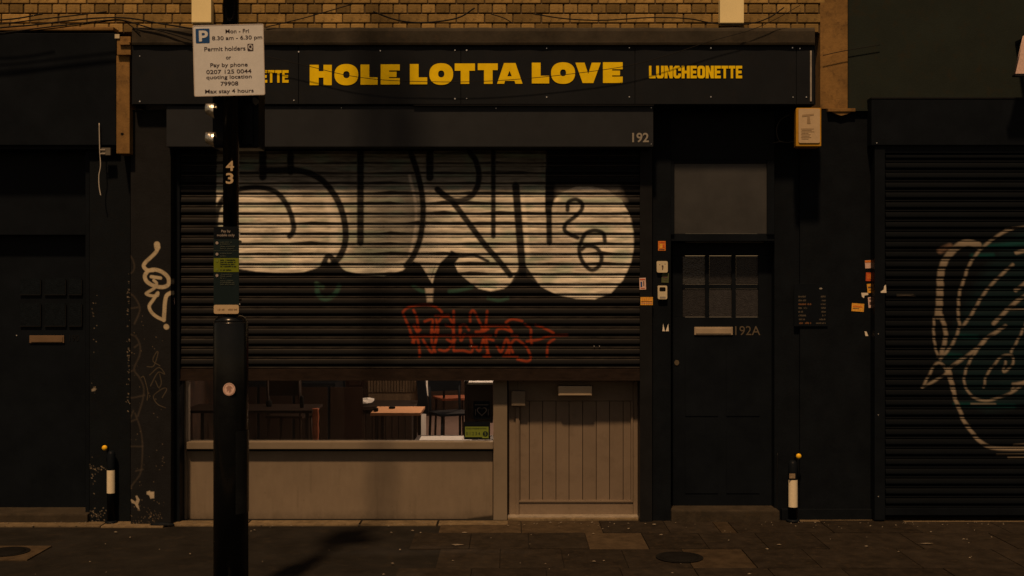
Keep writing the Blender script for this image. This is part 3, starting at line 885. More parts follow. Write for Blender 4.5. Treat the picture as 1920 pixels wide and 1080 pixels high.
def painted_face(name, x0, x1, y0, y1, yf, canvas, m, parent, depth=0.25, step=1.0):
    """a boxed pier whose face carries paint colour; the face is a fine grid, the sides are solid"""
    xs = np.arange(x0, x1 + 0.01, step)
    rows_ = np.arange(y0, y1 + 0.01, step)
    prof = [(r, yf, Z(r, yf)) for r in rows_]
    me = grid_mesh(name, xs, prof, canvas)
    # re-map columns to the face plane
    n = len(me.vertices)
    a = np.empty(n * 3); me.vertices.foreach_get('co', a); a = a.reshape(-1, 3)
    a[:, 0] *= k(yf) / k(0)
    me.vertices.foreach_set('co', a.ravel())
    bm = bmesh.new(); bm.from_mesh(me)
    bed = [e for e in bm.edges if e.is_boundary]
    r = bmesh.ops.extrude_edge_only(bm, edges=bed)
    for v in [g for g in r['geom'] if isinstance(g, bmesh.types.BMVert)]:
        v.co.y += depth
    bmesh.ops.recalc_face_normals(bm, faces=bm.faces[:])
    bm.to_mesh(me); bm.free()
    for p in me.polygons: p.use_smooth = False
    return mobj(name, me, m, parent)
painted_face('painted_pilaster', 245, 320, 208, 985, -0.125, cp, M['pilaster'], shop)
pbox('pilaster_plinth', 245, 206, 311, 208, -0.13, 0.1, M['black'], shop, 0)

# shop window
win = part('window', shop)
pbox('frame_post', 340, 700, 349, 984, 0.100, 0.22, M['taupe'], win, 0.003)
pbox('frame_post', 925, 700, 951, 976, 0.092, 0.22, M['taupe'], win, 0.003)
pbox('sill', 349.6, 829, 924.4, 842, 0.070, 0.20, M['taupe'], win, 0.004)
pbox('pane', 349.6, 700, 924.4, 829, 0.160, 0.166, M['glass'], win, 0)
pbox('frame_head', 349.6, 640, 924.4, 700, 0.11, 0.2, M['taupe'], win, 0)
cs = Canvas(349, 841, 926, 978, (0.185, 0.152, 0.114))
rg = random.Random(5)
g_ = cs.noise(1, 60, 60, 31) * 0.6 + cs.noise(1, 9, 40, 32) * 0.4
cs.im *= (0.90 + 0.2 * g_)[..., None]
edge = np.clip((cs.py - 962 + 10 * cs.noise(1, 26, 300, 33)) / 18, 0, 1) * (0.35 + 0.5 * cs.noise(1, 7, 7, 34))
cs.im = cs.im * (1 - edge[..., None] * 0.6) + np.array((0.045, 0.034, 0.022)) * (edge[..., None] * 0.6)
for _ in range(26):
    x_ = rg.uniform(352, 922)
    y_ = rg.uniform(850, 940)
    cs.stroke([(x_, y_), (x_ + rg.uniform(-1, 1), y_ + rg.uniform(15, 60))], rg.uniform(0.8, 2.2), (0.10, 0.08, 0.055), rg.uniform(0.12, 0.35), 3, False)
for _ in range(60):
    x_, y_ = rg.uniform(352, 922), rg.uniform(880, 976)
    cs.stroke([(x_, y_), (x_ + rg.uniform(-3, 3), y_ + rg.uniform(-1, 1))], rg.uniform(0.6, 1.6), rg.choice(((0.07, 0.055, 0.04), (0.24, 0.20, 0.15))), rg.uniform(0.2, 0.6), 1)
cs.poly([(878, 972), (900, 969), (924, 966), (924, 977), (880, 977)], (0.02, 0.017, 0.013), 0.9, 3)
cs.poly([(349, 970), (362, 974), (375, 976), (352, 977)], (0.03, 0.025, 0.018), 0.9, 3)
M['riser'] = mat('stained_riser_paint', (1, 1, 1), 0.6, var=0.08, scale=2, bump=0.12, bscale=90, attr='paint', dirt=(0.11, 0.088, 0.062), dirt_amt=0.2)
RISER = cs

painted_face('stall_riser', 349.6, 924.4, 842, 977, 0.135, RISER, M['riser'], shop, depth=0.16, step=2.0)
pbox('sill_shade', 349.6, 842.2, 924.4, 846, 0.128, 0.134, M['black'], shop, 0)  # black strip painting in the shade under the sill
pbox('plinth', 340, 976.5, 951, 983, 0.09, 0.3, M['concrete'], shop, 0.004)

# shop door: eight boards in a frame
dr = part('door', shop)
yd = 0.180
pbox('stile', 953.5, 700, 970.5, 967, yd - 0.012, yd + 0.04, M['taupe_door'], dr, 0.003)
pbox('stile', 1187.5, 700, 1197, 967, yd - 0.012, yd + 0.04, M['taupe_door'], dr, 0.003)
pbox('bottom_rail', 971, 942.5, 1187, 967, yd - 0.012, yd + 0.04, M['taupe_door'], dr, 0.003)
pbox('top_rail', 971, 700, 1187, 751.5, yd - 0.012, yd + 0.04, M['taupe_door'], dr, 0.003)
pbox('bead', 971, 938.2, 1187, 942, yd - 0.022, yd + 0.01, M['taupe_door'], dr, 0.002)
pbox('bead', 1183.2, 752, 1187, 938, yd - 0.022, yd + 0.01, M['taupe_door'], dr, 0.002)
pbox('bead', 971, 752, 974.5, 938, yd - 0.022, yd + 0.01, M['taupe_door'], dr, 0.002)
xs_ = [975, 992.5, 1017.5, 1042.5, 1067, 1092.5, 1118, 1143, 1168.5, 1183]
for a, b in zip(xs_, xs_[1:]):
    pbox('board', a + 0.5, 752, b - 0.5, 938, yd, yd + 0.03, M['taupe_door'], dr, 0.003)
pbox('backing', 953.5, 700, 1197, 967, yd + 0.0405, yd + 0.06, M['black'], dr, 0)
lp = pbox('letter_plate', 1047, 724, 1110, 742, 0.035, yd - 0.013, M['brass'], dr, 0.006)
pbox('flap_lip', 1049, 738, 1108, 741, 0.030, 0.0345, M['brass'], lp, 0.001)
lk = pbox('lock_case', 959, 733, 985, 761, 0.085, yd - 0.013, M['taupe'], dr, 0.008)
pbox('drop_rod', 967, 762, 973, 966, 0.150, yd - 0.013, M['taupe_door'], lk, 0.004)
pbox('threshold', 952, 968.2, 1197, 972, 0.085, 0.30, M['steel'], shop, 0.002)
pbox('door_plinth', 952, 972.2, 1197, 980.5, 0.05, 0.3, M['concrete'], shop, 0.004)

# ------------------------------------------------------------------ side doorway 192A
jamb_mat = M['black_wall']
pbox('jamb', 1223.5, 199, 1258, 984, 0.02, 0.45, jamb_mat, shop, 0.004)
pbox('doorway_head', 1258, 199, 1452, 300, 0.06, 0.45, M['black'], shop, 0)
pbox('transom_bar', 1258, 438.2, 1452, 452, 0.051, 0.40, M['black'], shop, 0.003)
tr = part('fanlight', shop)
pbox('fanlight_frame', 1256.5, 300.4, 1264.3, 439.6, 0.03, 0.40, M['black'], tr, 0.002)
pbox('fanlight_frame', 1438.5, 300.4, 1452, 439.6, 0.03, 0.40, M['black'], tr, 0.002)
pbox('fanlight_pane', 1264.5, 307, 1438, 438, 0.052, 0.060, M['transom'], tr, 0)
pbox('fanlight_frame', 1264.5, 300.4, 1438, 306.8, 0.045, 0.40, M['black'], tr, 0.002)
fd = part('front_door', shop)
ydd = 0.20
# door leaf built round its six openings
for a in ((1261, 455, 1449, 479), (1261, 595, 1449, 955)):
    pbox('rail', *a, ydd, ydd + 0.045, M['black'], fd, 0.003)
pbox('rail', 1280.3, 533.5, 1421.7, 541.5, ydd + 0.012, ydd + 0.045, M['black'], fd, 0.001)
for a in ((1261, 479.2, 1280, 594.8), (1422, 479.2, 1449, 594.8), (1322.6, 479.2, 1330, 594.8), (1372.4, 479.2, 1380, 594.8)):
    pbox('stile', *a, ydd + 0.001, ydd + 0.045, M['black'], fd, 0.003)
for y0, y1 in ((480, 533.3), (541.7, 594)):
    for x0, x1 in ((1280.2, 1322.4), (1330.2, 1372.2), (1380.2, 1421.8)):
        pbox('pane', x0, y0, x1, y1, ydd + 0.018, ydd + 0.024, M['obscure_bright'] if (x0 < 1290 and y0 < 500) else M['obscure'], fd, 0)
for a in ((1285, 650, 1346, 780), (1362, 650, 1424, 780), (1285, 810, 1346, 925), (1362, 810, 1424, 925)):
    pbox('raised_panel', *a, ydd - 0.006, ydd - 0.0005, M['black'], fd, 0.004)
lp = pbox('letter_plate', 1302, 613, 1374, 628, ydd - 0.012, ydd - 0.001, M['brass'], fd, 0.003)
pbox('flap', 1305, 615.5, 1371, 625.5, ydd - 0.0175, ydd - 0.0125, M['brass'], lp, 0.002)
text('house_number', '192A', 1402, 620, 47, 17, ydd - 0.003, M['bronze'], fd, 0.003)
plate('keyhole', [ellipse(1269, 680, 4.5, 5, 16)], ydd - 0.006, 0.005, M['bronze'], fd)
pbox('step', 1259, 958, 1462, 984, -0.02, 0.5, M['step'], shop, 0.01)
pbox('right_jamb', 1452, 199, 1500, 975, 0.10, 0.5, M['black_wall'], shop, 0.004)
tube('door_jamb_wire', [(X(1457, .09), .09, Z(975, .09)), (X(1457, .09), .09, Z(900, .09)), (X(1458, .09), .09, Z(850, .09))], 0.004, M['dark_trim'], shop)
pbox('wall_panel', 1500, 205.5, 1640, 980, 0.075, 0.5, M['black_wall'], shop, 0)
pbox('wall_plinth', 1466, 955, 1636, 981, 0.05, 0.1, M['black_wall'], shop, 0.004)

# interior of the shop: one lit room
room = part('shop_room', shop)
box('room_floor', (-3.0, 0.31, 0.02), (1.2, 6.4, 0.12), M['inner_floor'], room, bev=0)
box('back_wall', (-3.1, 6.41, 0.0), (1.3, 6.6, 3.0), M['inner_wall'], room, bev=0)
box('side_wall', (-3.2, 0.32, 0.0), (-3.01, 6.4, 3.0), M['inner_wall'], room, bev=0)
box('side_wall', (1.21, 0.32, 0.0), (1.4, 6.4, 3.0), M['inner_wall'], room, bev=0)
box('ceiling', (-3.2, 0.32, 2.85), (1.4, 6.4, 2.98), M['inner_wall'], room, bev=0)
box('inner_sill', (X(772, .2), 0.205, Z(829, .2) - 0.06), (X(924, .2), 0.78, Z(829, .2) - 0.018), M['dwood'], room, bev=0.004)
box('front_wall', (-3.0, 0.17, Z(700, 0.2) + 0.0), (1.2, 0.30, 2.85), M['black'], room, bev=0)
box('front_wall_low', (-3.0, 0.302, 0.10), (1.2, 0.318, Z(829, .2) - 0.062), M['black'], room, bev=0)
box('front_wall_side', (-0.12, 0.255, 0.10), (1.2, 0.318, 1.3), M['black'], room, bev=0)

def table(x0, x1, y0, y1, zt_, label, m=M['wood']):
    t = thing('dining_table', label, 'table', ((x0 + x1) / 2, (y0 + y1) / 2, 0.12), 'tables inside the shop')
    box('tabletop', (x0, y0, zt_ - 0.025), (x1, y1, zt_), m, t)
    for a in (x0 + 0.05, x1 - 0.05):
        for b in (y0 + 0.05, y1 - 0.05):
            box('leg', (a - 0.016, b - 0.016, 0.12), (a + 0.016, b + 0.016, zt_ - 0.026), M['dwood'], t, 0.002)
    return t
table(X(697, 1.25), X(790, 1.25), 1.15, 1.70, 0.73, 'small orange wooden table lit inside the shop window')
table(-2.95, X(586, 1.3), 1.27, 1.85, 0.738, 'dim wooden table behind the left end of the window, edge catching light', M['dwood'])

def chair(x, y, rz, label, m, seat=M['dwood']):
    t = thing('cafe_chair', label, 'chair', (x, y, 0.12), 'chairs inside the shop')
    zf = 0.12
    def L2(a, b, c): return (x + a, y + b, zf + c)
    for sx in (-0.17, 0.17):
        tube('leg', [L2(sx, -0.16, 0.0), L2(sx * 0.92, -0.15, 0.44)], 0.013, m, t, smooth=False)
        tube('back_post', [L2(sx, 0.18, 0.0), L2(sx * 0.95, 0.16, 0.44), L2(sx * 0.95, 0.2, 0.84)], 0.014, m, t, smooth=False)
    box('seat', L2(-0.19, -0.19, 0.44), L2(0.19, 0.19, 0.465), seat, t, 0.006)
    box('backrest', L2(-0.18, 0.175, 0.66), L2(0.18, 0.19, 0.82), seat, t, 0.004)
    return t
def redress(t, rz): t.rotation_euler.z = rz
c1 = chair(X(545, 2.4), 2.4, 0, 'dark chair behind the dim table at the left of the window', M['dwood']); redress(c1, R(170))
c2 = chair(X(846, 2.6), 2.6, 0, 'black chair beside the orange table, in front of the pale floor', M['black'], M['black']); redress(c2, R(25))
c3 = chair(X(850, 4.2), 4.2, 0, 'dark chair far back in the shop on the pale floor', M['dwood'], M['terracotta']); redress(c3, R(200))
sb = thing('sideboard', 'added long black sideboard along the dark left side of the shop', 'sideboard', (-2.1, 2.9, 0.12))  # sideboard and screen added to darken the left of the room
box('cabinet', (-2.95, 2.75, 0.13), (X(636, 2.75) - 0.04, 3.3, 0.86), M['black'], sb)
for q in range(4): box('cabinet_door', (-2.93 + q * 0.36, 2.735, 0.18), (-2.60 + q * 0.36, 2.749, 0.82), M['dwood'], sb)
box('back_screen', (-2.95, 3.31, 0.13), (X(650, 3.3) - 0.02, 3.36, 1.7), M['black'], sb)
for cx_, cy_, cz_, rr_c, hh_, lb in ((X(706, 1.3), 1.25, 0.731, 0.022, 0.035, 'small dark cup at the left end of the orange table'), (X(733, 1.4), 1.5, 0.731, 0.03, 0.02, 'low dark bowl in the middle of the orange table'),
                         (X(566, 1.5), 1.5, 0.739, 0.02, 0.11, 'slim dark bottle at the right end of the dim table'), (X(500, 1.5), 1.6, 0.739, 0.028, 0.06, 'short dark jar on the dim table')):
    tag(settle(lathe('tableware', cx_, cy_, [(rr_c * .8, cz_), (rr_c, cz_ + hh_ * .3), (rr_c, cz_ + hh_ * .8), (rr_c * .6, cz_ + hh_)], M['iron'], None, 16)), lb, 'tableware', 'crockery on the shop tables')
coat = tag(settle(mobj('hanging_coat', (lambda b_: ([setattr(v, 'co', Vector((v.co.x * 0.17 * (1 + 0.18 * math.sin(v.co.z * 9)) + X(836, 3.3), v.co.y * 0.07 + 3.3, v.co.z * 0.42 + 1.30))) for v in b_.verts] and finish(b_, 'coat')))((lambda b_: (bmesh.ops.create_icosphere(b_, subdivisions=3, radius=1) and b_))(bmesh.new())), M['inner_wall'])), 'brown mottled coat hanging above the pale floor inside', 'coat')
# turned terracotta stand by the window
zt0 = Z(766, 0.9)
lathe_prof = [(0.035, 0.12), (0.04, 0.14), (0.022, 0.2), (0.026, 0.42), (0.038, 0.47), (0.024, 0.53), (0.03, 0.6), (0.024, 0.66), (0.03, 0.72), (0.024, zt0 - 0.02), (0.032, zt0)]
o = settle(lathe('newel_post', X(592, 0.9), 0.9, lathe_prof, M['terracotta'], None, 20))
tag(o, 'short turned terracotta post standing inside the left of the window', 'post')
# counter with planked front
ct = thing('counter', 'brown planked counter in the middle of the shop window', 'counter', (X(700, 3), 3.0, 0.12))
cx0, cx1 = X(636, 3.0), X(772, 3.0)
n = 11
for i in range(n):
    a = cx0 + (cx1 - cx0) * i / n
    b = cx0 + (cx1 - cx0) * (i + 1) / n
    box('plank', (a + 0.003, 3.0, 0.14), (b - 0.003, 3.03, 0.56), M['dwood'], ct, 0.003)
box('cabinet', (cx0, 3.031, 0.14), (cx1, 3.6, 0.56), M['dwood'], ct, 0)
box('worktop', (cx0 - 0.03, 2.97, 0.561), (cx1 + 0.03, 3.62, 0.60), M['dwood'], ct, 0.004)
# vertical slat screen behind
sp = thing('slatted_screen', 'tall screen of vertical brown slats behind the counter', 'screen', (X(740, 4.6), 4.6, 0.12))
for i in range(19):
    a = X(690, 4.6) + i * 0.034
    box('slat', (a, 4.6, 0.6), (a + 0.026, 4.63, 1.75), M['mwood'], sp, 0.002)
box('frame', (X(690, 4.6), 4.635, 0.12), (X(690, 4.6) + 0.64, 4.67, 1.78), M['mwood'], sp, 0.002)
o = tag(box('curtain_panel', (X(655, 4.4), 4.4, 0.7), (X(676, 4.4), 4.44, 1.8), M['inner_wall'], None, 0.004), 'dull brown hanging panel left of the slatted screen', 'panel')
settle(o)
# dark upright and leaning light batten
o = tag(settle(plate('partition_post', [[(779, 700), (795, 700), (803, 765), (803, 776), (778, 776), (784, 750)]], 2.3, 0.08, M['black'])), 'black tapering post in front of the pale floor inside', 'post')
o = tag(settle(plate('batten', [[(798, 700), (801, 700), (803, 744), (800, 738)]], 2.6, 0.03, M['white_paper'])), 'thin pale batten leaning beside the black inner post', 'batten')
o = tag(box('pale_pillar', (X(786, 3.4), 3.4, 0.12), (X(798, 3.4), 3.48, 0.75), M['white_paper'], None, 0.004), 'short pale pillar at the left edge of the lit floor', 'pillar')
settle(o)
# crumpled white napkin on the counter
bm = bmesh.new()
bmesh.ops.create_icosphere(bm, subdivisions=2, radius=1)
rr_ = random.Random(5)
for v in bm.verts:
    f = 1 + rr_.uniform(-0.35, 0.35)
    v.co = Vector((v.co.x * 0.085 * f, v.co.y * 0.05 * f, v.co.z * 0.035 * f + 0.01 * v.co.x))
    v.co += Vector((X(681, 2.95), 3.1, 0.640))
o = tag(settle(mobj('paper_napkin', finish(bm, 'napkin'), M['white_paper'])), 'crumpled white napkin lying on the planked counter', 'napkin')
# stack of menus on the inner sill
st = thing('menu_stack', 'stack of white menus on the inner window sill by the green sticker', 'papers', (X(830, .3), 0.3, 0.58))
for i, (a, b, w) in enumerate(((786, 884, 0), (788, 880, 1), (787, 846, 2), (824, 868, 2.2))):
    z0_ = Z(829, .2) - 0.0175 + (i * 0.006)
    box('menu', (X(a, .4), 0.222 + 0.02 * i, z0_), (X(b, .4), 0.66 - 0.04 * i, z0_ + 0.0055), M['white_paper'], st, 0.001)
# framed notice with pale top edge, inside the glass on the right
fr_ = thing('notice_frame', 'dark red-brown frame with a pale top edge at the right end of the window', 'frame', (X(898, .22), 0.22, Z(790, .22)))
pbox('frame', 872, 721, 924, 793, 0.25, 0.42, M['inner_wall'], fr_, 0.002)
pbox('top_edge', 878, 717, 924, 720.8, 0.245, 0.42, M['white_paper'], fr_, 0.001)
pbox('side_edge', 871, 714, 877, 792, 0.236, 0.2495, M['dwood'], fr_, 0.001)
# stickers on the glass
po = thing('window_poster', 'small black poster with a heart between a knife and fork', 'poster', (X(903, .158), .158, Z(785, .158)))
yg = 0.1585
pbox('sheet', 888, 752, 918, 786, yg - 0.0015, yg, M['black'], po, 0)
def heart(cx, cy, s):
    o = []
    for i in range(32):
        t = 2 * math.pi * i / 32
        o.append((cx + s * 16 * math.sin(t) ** 3 / 16, cy - s * (13 * math.cos(t) - 5 * math.cos(2 * t) - 2 * math.cos(3 * t) - math.cos(4 * t)) / 16))
    return o
M['chalk'] = mat('chalk_line', (0.13, 0.12, 0.115), 0.7, var=0.1, bump=0)
plate('heart_outline', [heart(903.5, 771, 9.5), heart(903.5, 770.8, 7.6)], yg - 0.0035, 0.001, M['chalk'], po)
pbox('fork', 891, 767, 892, 779, yg - 0.003, yg - 0.002, M['chalk'], po, 0)
pbox('knife', 915, 767, 916, 779, yg - 0.003, yg - 0.002, M['chalk'], po, 0)
pbox('line_of_print', 890, 758.5, 916, 759.7, yg - 0.003, yg - 0.002, M['chalk'], po, 0)
hy = thing('rating_sticker', 'lime green and black food hygiene rating sticker in the window corner', 'sticker', (X(894, yg), yg, Z(824, yg)))
pbox('backing', 870, 791, 919, 824, yg - 0.0015, yg, M['black'], hy, 0)
M['lime_b'] = mat('lime_rating_band', (0.14, 0.19, 0.030), 0.55, var=0.1, bump=0)
plate('band', [[(872, 800), (916, 800), (916, 821.5), (904, 821.5), (904, 819.5), (872, 819.5)]], yg - 0.003, 0.001, M['lime_b'], hy)
text('line_of_print', 'FOOD HYGIENE RATING', 893, 803.5, 38, 2.6, yg - 0.0045, M['teal'], hy, 0.001)
text('numerals', '0 1 2 3 4', 887, 813, 26, 6, yg - 0.0045, M['teal'], hy, 0.001)
plate('rating_disc', [ellipse(910, 813.5, 5, 5, 20)], yg - 0.0045, 0.001, M['teal'], hy)
text('numeral', '5', 910, 813.5, 3.4, 6, yg - 0.006, M['lime_b'], hy, 0.001)

# interior ceiling lamps; the back one is added to brighten the floor
for lx, ly, pw, lb in ((-0.55, 1.75, 120, 'plain pendant lamp over the orange table behind the window'), (0.05, 4.9, 110, 'added pendant lamp brightening the pale floor at the back of the shop')):
    lamp = thing('ceiling_lamp', lb, 'lamp', (lx, ly, 2.5), 'pendant lamps inside the shop')
    lathe('lamp_shade', lx, ly, [(0.16, 2.42), (0.155, 2.43), (0.05, 2.56), (0.012, 2.58), (0.012, 2.84)], M['black'], lamp, 24)
    ld = bpy.data.lights.new('lamp_glow', 'POINT')
    ld.energy = pw
    ld.color = (1.0, 0.68, 0.47)
    ld.shadow_soft_size = 0.06
    lo = bpy.data.objects.new('lamp_glow', ld)
    link(lo)
    lo.location = (lx, ly, 2.36)

# ------------------------------------------------------------------ left neighbour
left = thing('dark_building', 'black painted frontage at the left edge with a door and stone step', 'building', (-3.7, 0.3, 0))
pbox('fascia', -400, 62, 217.5, 272, -0.10, 0.4, M['black'], left, 0.004)
pbox('fascia_underside', -400, 272.3, 217.5, 280, -0.06, 0.4, M['black'], left, 0.003)
box('upper_wall', (-7.6, 0.0, Z(61)), (X(-62), 0.40, 7.5), M['mortar'], left, bev=0)
box('wall_top', (-7.6, -0.06, Z(60)), (X(217.5), 0.07, Z(53)), M['ochre'], left, bev=0.01)
cl = Canvas(160, 270, 250, 990, (0.0048, 0.0072, 0.0105))
rg = random.Random(11)
for cx_, cy_, sx_, sy_, n_ in ((176, 878, 9, 3, 34), (175, 905, 3, 20, 12), (182, 968, 10, 9, 40), (215, 978, 22, 6, 26), (241, 665, 1.2, 22, 26), (241, 560, 1.5, 25, 26), (241, 745, 1.5, 28, 14), (176, 730, 5, 5, 5), (176, 575, 3, 10, 6), (181, 640, 3, 50, 6)):
    for _ in range(n_):
        x_, y_ = rg.gauss(cx_, sx_), rg.gauss(cy_, sy_)
        cl.stroke([(x_, y_), (x_ + rg.uniform(-1.5, 1.5), y_ + rg.uniform(-1, 1))], rg.uniform(0.5, 1.8), (0.26, 0.22, 0.16), rg.uniform(0.3, 0.95), 1)
cl.poly([(172, 730), (176, 727), (181, 729), (178, 733), (172, 734)], (0.28, 0.25, 0.2), 0.9, 1)
painted_face('chipped_pier', 168, 244.5, 281, 984, -0.03, cl, M['pilaster'], left, depth=0.4)
ld_ = part('front_door', left)
yl = 0.22
pbox('jamb', 160, 281, 167.5, 965, 0.02, 0.45, M['black'], left, 0.003)
pbox('door_head', -400, 281, 160, 440, 0.12, 0.45, M['black'], left, 0)
pbox('leaf', -20, 440.5, 160, 962, yl, yl + 0.045, M['black'], ld_, 0.003)
for y0, y1 in ((522, 552), (568, 611)):
    for x0, x1 in ((38, 75), (84, 122), (129, 152)):
        f = pbox('pane', x0, y0, x1, y1, yl - 0.004, yl - 0.001, M['obscure_dark'], ld_, 0)
        pbox('glazing_bead', x0 - 1, y1, x1 + 1, y1 + 1.6, yl - 0.016, yl - 0.001, M['dark_trim'], ld_, 0)
        pbox('glazing_bead', x1 + 0.5, y0 + 3, x1 + 1.8, y1 - 0.5, yl - 0.014, yl - 0.001, M['dark_trim'], ld_, 0)
M['brass_dim'] = mat('tarnished_letterplate', (0.17, 0.115, 0.07), 0.5, metal=0.2, var=0.12, bump=0.05)
lp = pbox('letter_plate', 55, 629, 120, 643, yl - 0.012, yl - 0.001, M['brass_dim'], ld_, 0.003)
pbox('flap', 58, 632, 117, 641, yl - 0.017, yl - 0.0125, M['brass_dim'], lp, 0.002)
text('house_number', '190', 139, 634, 18, 12, yl - 0.003, M['dark_trim'], ld_, 0.003)
screw(31, 629, yl - 0.006, ld_, 0.005)
pbox('wall_beyond', -400, 440.5, -20.5, 984, 0.15, 0.45, M['black'], left, 0)
pbox('step', -60, 964, 164, 985, -0.06, 0.45, M['step'], left, 0.012)
bar_s = pbox('step_riser', -60, 971, 160, 985, -0.045, -0.061, M['step'], left, 0)
# hanging white cable and its box
o = tag(settle(tube('hanging_cable', [(X(186, -.12), -.12, Z(231, -.12)), (X(187, -.12), -.12, Z(280, -.12)), (X(188.5, -.12), -.12, Z(310, -.12)), (X(185.5, -.12), -.12, Z(330, -.12)), (X(186, -.12), -.12, Z(350, -.12)), (X(189, -.12), -.12, Z(367, -.12))], 0.0042, M['white_cable'])),
        'thin white cable hanging loose on the black frontage at left', 'cable')
jb = thing('junction_box', 'small grey junction box beside the hanging white cable', 'box', (X(197, -.11), -.10, Z(292, -.1)))
pbox('case', 190, 277, 207, 291, -0.13, -0.101, M['shadegrey'], jb, 0.003)
pbox('clip', 186, 279.5, 197, 282, -0.136, -0.1305, M['steel'], jb, 0.001)
pbox('clip', 186, 287, 197, 289, -0.136, -0.1305, M['steel'], jb, 0.001)

# slim wall bollards with white reflective strips and yellow caps
def bollard(x0, x1, band, foot, y, label, lab2, capx, capy):
    t = thing('slim_bollard', label, 'bollard', (X((x0 + x1) / 2, y), y, 0.01), 'slim black bollards against the wall')
    cx = X((x0 + x1) / 2, y)
    r = (x1 - x0) / 2 * k(y)
    lathe('tube', cx, y, [(r, 0.012), (r, Z(band[0] - 30, y)), (r * 0.6, Z(band[0] - 36, y))], M['black'], t, 20)
    bm = bmesh.new()
    za, zb_ = Z(band[1], y), Z(band[0], y)
    pts = []
    rr = r + 0.0015
    for i in range(13):
        a = R(-90 - 75 + 150 * i / 12)
        pts.append((cx + rr * math.cos(a), y + rr * math.sin(a)))
    lo_ = [bm.verts.new((p[0], p[1], za)) for p in pts]
    hi_ = [bm.verts.new((p[0], p[1], zb_)) for p in pts]
    for i in range(12): bm.faces.new((lo_[i], lo_[i + 1], hi_[i + 1], hi_[i]))
    mobj('reflective_strip', finish(bm, 'strip'), M['refl'], t)
    lathe('base_ring', cx, y, [(r * 1.5, 0.011), (r * 1.5, 0.022), (r * 1.1, 0.03)], M['black'], t, 20)
    zc = Z(capy, y)
    xc = X(capx, y)
    c = thing('yellow_cap', lab2, 'cap', (xc, y + 0.02, zc), 'small yellow caps on the wall')
    bm = bmesh.new()
    bmesh.ops.create_uvsphere(bm, u_segments=16, v_segments=10, radius=0.021)
    for v in bm.verts:
        v.co = Vector((v.co.x, v.co.y * 0.8, v.co.z)) + Vector((xc, y - 0.01, zc))
    me = finish(bm, 'dome')
    for p in me.polygons: p.use_smooth = True
    mobj('dome', me, M['capyellow'], c)
    tube('spindle', [(xc, y - 0.005, zc), (xc, 0.0 if capx < 900 else 0.08, zc)], 0.010, M['black'], c, smooth=False)
bollard(201, 216, (881, 924), 985, -0.08, 'slim black bollard with a clean white strip, left of the tagged pilaster', 'yellow cap above the left bollard, near the stone step', 197, 839.5)
bollard(1478, 1495, (899, 950), 980, -0.02, 'slim black bollard with a scuffed white strip, right of the black door', 'yellow cap above the right bollard, beside door 192A', 1497, 855)
o = tag(settle(pbox('scuffed_tape', 1480, 888, 1491, 897, -0.062, -0.060, M['flake'], None, 0)), 'scrap of scuffed tape above the right white strip', 'tape')

# ------------------------------------------------------------------ right neighbour
right = thing('olive_building', 'frontage at the right edge with dark olive wall and a full-height graffitied shutter', 'building', (3.9, 0.3, 0))
pbox('upper_wall', 1590.5, -700, 2350, 205, 0.06, 0.5, M['olive_wall'], right, 0)
pbox('wall_lip', 1592, 205.2, 1650, 208, 0.04, 0.2, M['olive_wall'], right, 0.002)
pbox('fascia', 1634, 185, 2350, 272, -0.05, 0.055, M['black'], right, 0.004)
pbox('fascia_cap', 1634, 182.5, 2350, 184.8, -0.055, 0.055, M['dark_trim'], right, 0)
screw(1644, 268, -0.053, right, 0.004)
cr_ = Canvas(1655, 280, 2310, 975, (0.0030, 0.0046, 0.0070))
TE = (0.004, 0.013, 0.017)
cr_.poly([(1790, 612), (1815, 560), (1850, 500), (1880, 450), (1920, 425), (2000, 420), (2060, 520), (2060, 720), (1930, 755), (1850, 770), (1805, 740), (1795, 700), (1765, 688), (1758, 668)], TE, 0.8, 22)
for pts in ([(1822, 480), (1860, 478)], [(1843, 462), (1920, 455)], [(1800, 630), (1830, 632)], [(1771, 665), (1800, 668)], [(1790, 758), (1900, 762)]):
    cr_.stroke(pts, 7, (0.004, 0.045, 0.046), 0.75, 7)
CRM = (0.19, 0.165, 0.13)
